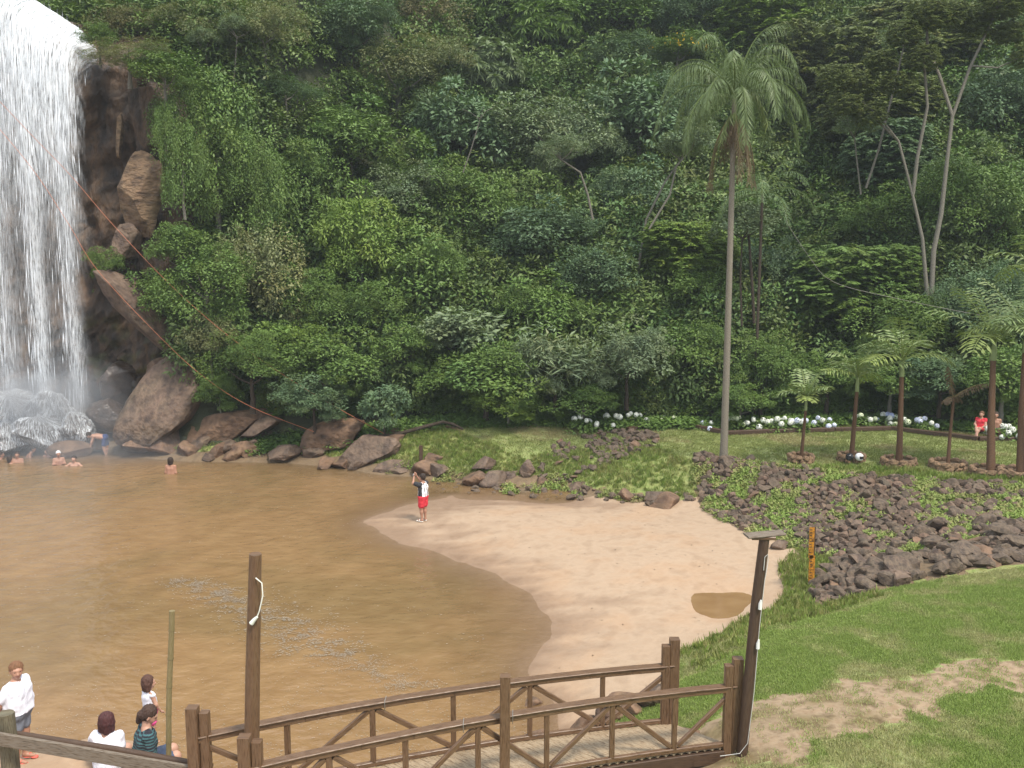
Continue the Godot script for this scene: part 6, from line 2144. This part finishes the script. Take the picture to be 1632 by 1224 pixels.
func hair(root: Node3D, j: Dictionary, cell: float, col: Color, prims: Array, cuts := []) -> void:
	var b := head_frame(j)
	var h: float = j.h * j.get("big_head", 1.0)
	var p := []
	for q in prims:
		p.append([j.head + b * (q[0] * h), j.head + b * (q[1] * h), q[2] * h, q[3] * h])
	var cc := []
	for q in cuts:
		cc.append([j.head + b * (q[0] * h), b * q[1]])
	cloth(root, "hair", p, cell, col, cc, func(q: Vector3) -> Color: return Color(1, 1, 1) * (1.0 + 0.5 * noise.get_noise_3dv(q * Vector3(240, 60, 240))), "hair", 0.02)


func sandals(root: Node3D, j: Dictionary, col: Color) -> void:
	for s in 2:
		var a: Vector3 = j["ankle%d" % s]
		var t: Vector3 = j["toe%d" % s]
		var y := minf(a.y - 0.04 * j.h, t.y - 0.014 * j.h)
		var d := (Vector3(t.x, 0, t.z) - Vector3(a.x, 0, a.z)).normalized()
		var p := [[Vector3(a.x, y, a.z) - d * 0.02, Vector3(t.x, y, t.z) + d * 0.01, 0.034, 0.042]]
		cloth(root, "sandal", p, 0.012, col, [[Vector3(0, y + 0.014, 0), Vector3.UP], [Vector3(0, y - 0.008, 0), Vector3.DOWN]], null, "cloth", 0.005)
		var m := a.lerp(t, 0.55) + Vector3(0, 0.012, 0)
		var sd := d.cross(Vector3.UP)
		cloth(root, "strap", [[m - sd * 0.035 - Vector3(0, 0.02, 0), m + Vector3(0, 0.012, 0), 0.010, 0.010], [m + Vector3(0, 0.012, 0), m + sd * 0.035 - Vector3(0, 0.02, 0), 0.010, 0.010]], 0.008, col, [], null, "cloth", 0.005)


var BOB := [[Vector3(0, 0.03, -0.014), Vector3(0, 0.01, -0.014), 0.062, 0.064], [Vector3(0.03, 0.0, -0.02), Vector3(0.034, -0.055, -0.018), 0.036, 0.03], [Vector3(-0.03, 0.0, -0.02), Vector3(-0.034, -0.055, -0.018), 0.036, 0.03], [Vector3(0, 0.0, -0.035), Vector3(0, -0.06, -0.036), 0.042, 0.034]]
var SHORT := [[Vector3(0, 0.026, -0.012), Vector3(0, 0.012, -0.016), 0.057, 0.055], [Vector3(0, 0.0, -0.03), Vector3(0, -0.02, -0.034), 0.036, 0.026]]
var FACE_CUT := [[Vector3(0, 0, 0.022), Vector3(0, -0.55, 0.83)]]


func near_people() -> void:
	# woman standing at the pond's edge, hands behind her back
	var j := joints(1.54)
	var h := 1.54
	for s in 2:
		var x := 1.0 if s == 0 else -1.0
		j["shoulder%d" % s] = Vector3(x * 0.118, 0.775, -0.01) * h
		j["elbow%d" % s] = Vector3(x * 0.165, 0.635, -0.085) * h
		j["wrist%d" % s] = Vector3(x * 0.07, 0.525, -0.145) * h
		j["hand%d" % s] = Vector3(x * 0.02, 0.485, -0.155) * h
	j.face = -0.8
	var at := Vector3(-7.38, 0, -13.25)
	at.y = gh(at.x, at.z) + 0.02
	var o := figure("woman in white t-shirt and grey shorts standing with hands behind her back", at, 1.45, j, 1.5, "skin_tan")
	eyes(o, j)
	var belly := []
	shirt(o, j, 1.56, 0.015, Color(0.83, 0.83, 0.87), 0.55, 0.02, null, 0.02)
	shorts(o, j, 1.5, 0.015, lin(0.14, 0.15, 0.18), 0.62)
	hair(o, j, 0.009, lin(0.16, 0.075, 0.035), SHORT + [[Vector3(0, 0.0, -0.055), Vector3(0, -0.03, -0.07), 0.024, 0.02]], FACE_CUT)
	sandals(o, j, lin(0.6, 0.12, 0.09))
	# little girl seen from behind
	j = joints(1.06)
	h = 1.06
	j.big_head = 1.4
	j.head += Vector3(0, 0.012, 0) * h
	for s in 2:
		var x := 1.0 if s == 0 else -1.0
		j["elbow%d" % s] = Vector3(x * 0.145, 0.64, 0.03) * h
		j["wrist%d" % s] = Vector3(x * 0.13, 0.52, 0.10) * h
		j["hand%d" % s] = Vector3(x * 0.12, 0.45, 0.15) * h
	j.face = -0.3
	at = Vector3(-5.62, 0, -13.75)
	at.y = gh(at.x, at.z) + 0.02
	at.y = maxf(at.y, 1.36)
	o = figure("little girl in white tank top and pink shorts facing the water", at, PI - 0.75, j, 1.05, "skin", 0.013)
	shirt(o, j, 1.08, 0.012, Color(0.83, 0.83, 0.87), 0.0, -0.005, null, 0.012)
	shorts(o, j, 1.1, 0.012, lin(0.75, 0.10, 0.32), 0.6, 0.018)
	hair(o, j, 0.009, lin(0.07, 0.03, 0.02), BOB, [[Vector3(0, 0, 0.028), Vector3(0, -0.3, 0.95)]])
	# woman in white sitting with her back to the viewer
	j = sitting(1.58, 0.0)
	h = 1.58
	j.elbow0 = Vector3(0.185, 0.185, 0.10) * h
	j.wrist0 = Vector3(0.29, 0.14, 0.17) * h
	j.hand0 = Vector3(0.33, 0.10, 0.18) * h
	j.knee0 = Vector3(0.17, 0.12, 0.26) * h
	j.ankle0 = Vector3(0.2, -0.08, 0.32) * h
	j.toe0 = Vector3(0.22, -0.1, 0.42) * h
	j.face = 0.25
	at = Vector3(-5.85, 0, -12.75)
	at.y = gh(at.x, at.z) + 0.10
	o = figure("dark-haired woman in white t-shirt sitting with her back turned", at, PI, j, 1.22, "skin")
	shirt(o, j, 1.26, 0.015, Color(0.83, 0.83, 0.87), 0.5, 0.06, null, 0.02)
	shorts(o, j, 1.22, 0.015, lin(0.06, 0.09, 0.17), 0.45)
	hair(o, j, 0.009, lin(0.055, 0.015, 0.015), BOB, [[Vector3(0, 0, 0.028), Vector3(0, -0.3, 0.95)]])
	# woman in a striped shirt leaning forward
	j = sitting(1.72, 0.12)
	h = 1.72
	for s in 2:
		var x := 1.0 if s == 0 else -1.0
		j["elbow%d" % s] = Vector3(x * 0.14, 0.13, 0.04) * h
		j["wrist%d" % s] = Vector3(x * 0.11, 0.0, 0.12) * h
		j["hand%d" % s] = Vector3(x * 0.10, -0.05, 0.16) * h
	j.nod = 0.45
	j.face = -0.15
	at = Vector3(-5.28, 0, -12.62)
	at.y = gh(at.x, at.z) + 0.26
	o = figure("brown-haired woman in dark striped shirt sitting beside the bamboo pole", at, PI - 1.05, j, 1.2, "skin")
	eyes(o, j)
	var stripes := func(q: Vector3) -> Color: return Color(0.018, 0.018, 0.024) if sin(q.y * 150.0) < 0.25 else Color(0.045, 0.12, 0.13)
	shirt(o, j, 1.25, 0.011, Color.WHITE, 0.62, 0.07, stripes, 0.018)
	shorts(o, j, 1.22, 0.015, lin(0.05, 0.07, 0.12), 0.8)
	hair(o, j, 0.009, lin(0.045, 0.022, 0.014), SHORT + [[Vector3(0, -0.01, -0.055), Vector3(0.02, -0.07, -0.05), 0.032, 0.02]], FACE_CUT)
	# boy taking a picture on the tip of the sandbar
	j = joints(1.6)
	h = 1.6
	for s in 2:
		var x := 1.0 if s == 0 else -1.0
		j["elbow%d" % s] = Vector3(x * 0.12, 0.80, 0.16) * h
		j["wrist%d" % s] = Vector3(x * 0.04, 0.925, 0.20) * h
		j["hand%d" % s] = Vector3(x * 0.025, 0.965, 0.20) * h
	at = Vector3(-2.94, 0.09, -30.29)
	at.y = gh(at.x, at.z) + 0.02
	o = figure("boy in black and white shirt and red shorts taking a photo on the sandbar", at, -2.15, j, 0.98, "skin_tan", 0.016)
	var bars := func(q: Vector3) -> Color: return Color(0.03, 0.03, 0.035) if (absf(q.x) > 0.155 or absf(absf(q.x) - 0.06) < 0.022 or (q.y > 1.24 and absf(q.x) > 0.10)) else Color(0.85, 0.85, 0.88)
	shirt(o, j, 1.02, 0.012, Color.WHITE, 0.6, 0.03, bars, 0.022)
	shorts(o, j, 1.02, 0.014, lin(0.55, 0.03, 0.045), 0.75, 0.026)
	hair(o, j, 0.01, lin(0.03, 0.018, 0.012), SHORT, FACE_CUT)
	sandals(o, j, lin(0.75, 0.72, 0.66))
	var cg := Geo.new()
	cg.beam(Vector3(-0.05, 0, 0), Vector3(0.05, 0, 0), 0.025, 0.06, Vector3.UP, 0.004)
	var cam := thing("compact_camera", "small silver camera held up by the boy", "camera", at + Basis(Vector3.UP, -2.15) * (Vector3(0, 0.955, 0.225) * h), -2.15)
	put("case", cg.mesh(), mat("silver", lin(0.6, 0.6, 0.62), 0.35), cam)
	var lg := Geo.new()
	lg.tube([Vector3(0.01, 0, 0.008), Vector3(0.01, 0, 0.035)], [0.02, 0.018], 10, Color(0.05, 0.05, 0.05))
	put("lens", lg.mesh(), M["paint"], cam)


func sitting(h: float, lean: float) -> Dictionary:
	var j := joints(h)
	var shift := Vector3(0, -0.47 * h, 0)
	for k in j:
		if j[k] is Vector3:
			j[k] += shift
	var tip := Basis(Vector3.RIGHT, lean)
	for k in ["waist", "chest", "neck", "head", "shoulder0", "shoulder1", "elbow0", "elbow1", "wrist0", "wrist1", "hand0", "hand1"]:
		j[k] = j.pelvis + tip * (j[k] - j.pelvis)
	for s in 2:
		var x := 1.0 if s == 0 else -1.0
		j["knee%d" % s] = Vector3(x * 0.07, 0.07, 0.24) * h
		j["ankle%d" % s] = Vector3(x * 0.06, -0.17, 0.28) * h
		j["toe%d" % s] = Vector3(x * 0.066, -0.195, 0.37) * h
	return j


func far_people() -> void:
	# bathers; y is the depth of the feet below the surface
	var list := [
		["bather cut by the left picture edge below the fall", Vector3(-22.34, 0.00, -40.31), 0.30, 1.8, 0],
		["dark-haired bather low in the water at far left", Vector3(-21.50, 0.00, -39.45), 0.30, 2.3, 0],
		["bather facing the viewer beside the dark-haired bather at far left", Vector3(-21.24, 0.00, -39.57), 0.46, 0.3, 1],
		["bather leaning forward in the spray behind the far left pair", Vector3(-21.41, 0.00, -40.69), 0.50, 1.9, 2],
		["dark-haired child bathing left of the mossy boulder", Vector3(-20.50, 0.00, -40.69), 0.36, -0.3, 0],
		["bather with pale cap standing chest deep", Vector3(-19.29, 0.00, -39.21), 0.58, 0.5, 1],
		["bather with arms spread in front of the mossy boulder", Vector3(-18.52, 0.00, -38.97), 0.42, 0.0, 3],
		["woman bather seen from behind, alone in the pool near the shore boulders", Vector3(-13.90, 0.00, -37.50), 0.66, 3.0, 0]]
	for q in list:
		var h := 1.62
		var j := joints(h)
		for s in 2:
			var x := 1.0 if s == 0 else -1.0
			if q[4] == 1:
				j["elbow%d" % s] = Vector3(x * 0.14, 0.66, 0.06) * h
				j["wrist%d" % s] = Vector3(x * 0.05, 0.68, 0.14) * h
			elif q[4] == 3:
				j["elbow%d" % s] = Vector3(x * 0.21, 0.72, 0.04) * h
				j["wrist%d" % s] = Vector3(x * 0.15, 0.69, 0.15) * h
			elif q[4] == 2:
				j["elbow%d" % s] = Vector3(x * 0.17, 0.66, 0.10) * h
			j["hand%d" % s] = j["wrist%d" % s] + Vector3(0, -0.02, 0.05) * h
		if q[4] == 2:
			for k in ["chest", "neck", "head", "shoulder0", "shoulder1"]:
				j[k] += Vector3(0, -0.03, 0.14) * h * ((j[k].y / h - 0.6) / 0.3)
		var at: Vector3 = q[1]
		at.y = q[2] - h
		var skin := "skin" if q[0].length() % 2 else "skin_tan"
		var o := figure(q[0], at, q[3], j, 1.1, skin, 0.022, true, 0.0)
		o.set_meta("group", "bathers in the pool")
		var col := lin(0.03, 0.018, 0.012)
		if q[0].contains("cap"):
			col = lin(0.7, 0.7, 0.72)
		hair(o, j, 0.014, col, BOB if q[3] == 3.0 or q[3] > 2.0 else SHORT, FACE_CUT)
		shorts(o, j, 1.1, 0.022, lin(0.05, 0.07, 0.16), 0.4)
	# man bending over the rocks
	var h := 1.68
	var j := joints(h)
	var tip := Basis(Vector3.RIGHT, 1.35)
	for k in ["waist", "chest", "neck", "head", "shoulder0", "shoulder1"]:
		j[k] = j.pelvis + tip * (j[k] - j.pelvis)
	for s in 2:
		var x := 1.0 if s == 0 else -1.0
		j["elbow%d" % s] = j["shoulder%d" % s] + Vector3(x * 0.01, -0.15, 0.06) * h
		j["wrist%d" % s] = j["shoulder%d" % s] + Vector3(x * 0.0, -0.29, 0.10) * h
		j["hand%d" % s] = j["wrist%d" % s] + Vector3(0, -0.06, 0.02) * h
		j["knee%d" % s] = Vector3(x * 0.056, 0.28, 0.03 - 0.06 * s) * h
	j.nod = 0.9
	var at := Vector3(-18.15, 0.23, -41.20)
	at.y = -0.12
	var o := figure("man in blue shorts bending over the rocks beside the fall", at, -1.35, j, 1.1, "skin", 0.02, true, 0.0)
	shorts(o, j, 1.12, 0.02, lin(0.035, 0.06, 0.16), 0.7, 0.02)
	hair(o, j, 0.014, lin(0.03, 0.02, 0.012), SHORT, FACE_CUT)
	# two people on the kerb by the hydrangeas
	j = sitting(1.5, -0.05)
	h = 1.5
	for s in 2:
		var x := 1.0 if s == 0 else -1.0
		j["knee%d" % s] = Vector3(x * 0.045, 0.10, 0.23) * h
		j["ankle%d" % s] = Vector3(x * -0.03, -0.12 + 0.03 * s, 0.36) * h
		j["toe%d" % s] = Vector3(x * -0.03, -0.14 + 0.03 * s, 0.44) * h
		j["elbow%d" % s] = Vector3(x * 0.14, 0.17, 0.05) * h
		j["wrist%d" % s] = Vector3(x * 0.05, 0.10, 0.15) * h
		j["hand%d" % s] = j["wrist%d" % s] + Vector3(0, 0, 0.06) * h
	at = Vector3(19.15, 1.42, -37.83)
	at.y = gh(at.x, at.z) + 0.27
	o = figure("woman in red sitting on the kerb by the white hydrangeas", at, -0.75, j, 1.15, "skin", 0.018, true, 0.0)
	shirt(o, j, 1.18, 0.018, lin(0.55, 0.035, 0.05), 0.25, 0.08)
	shorts(o, j, 1.18, 0.018, lin(0.5, 0.04, 0.05), 0.7)
	hair(o, j, 0.012, lin(0.12, 0.06, 0.03), SHORT, FACE_CUT)
	at = Vector3(19.59, 1.42, -37.57)
	at.y = gh(at.x, at.z) + 0.27
	o = figure("bare-shouldered person half hidden behind the stout garden palm", at, -0.3, sitting(1.55, 0.1), 1.1, "skin_tan", 0.02, true, 0.0)
	shorts(o, sitting(1.55, 0.1), 1.12, 0.02, lin(0.06, 0.05, 0.08), 0.6)
	hair(o, sitting(1.55, 0.1), 0.014, lin(0.05, 0.03, 0.02), SHORT, FACE_CUT)
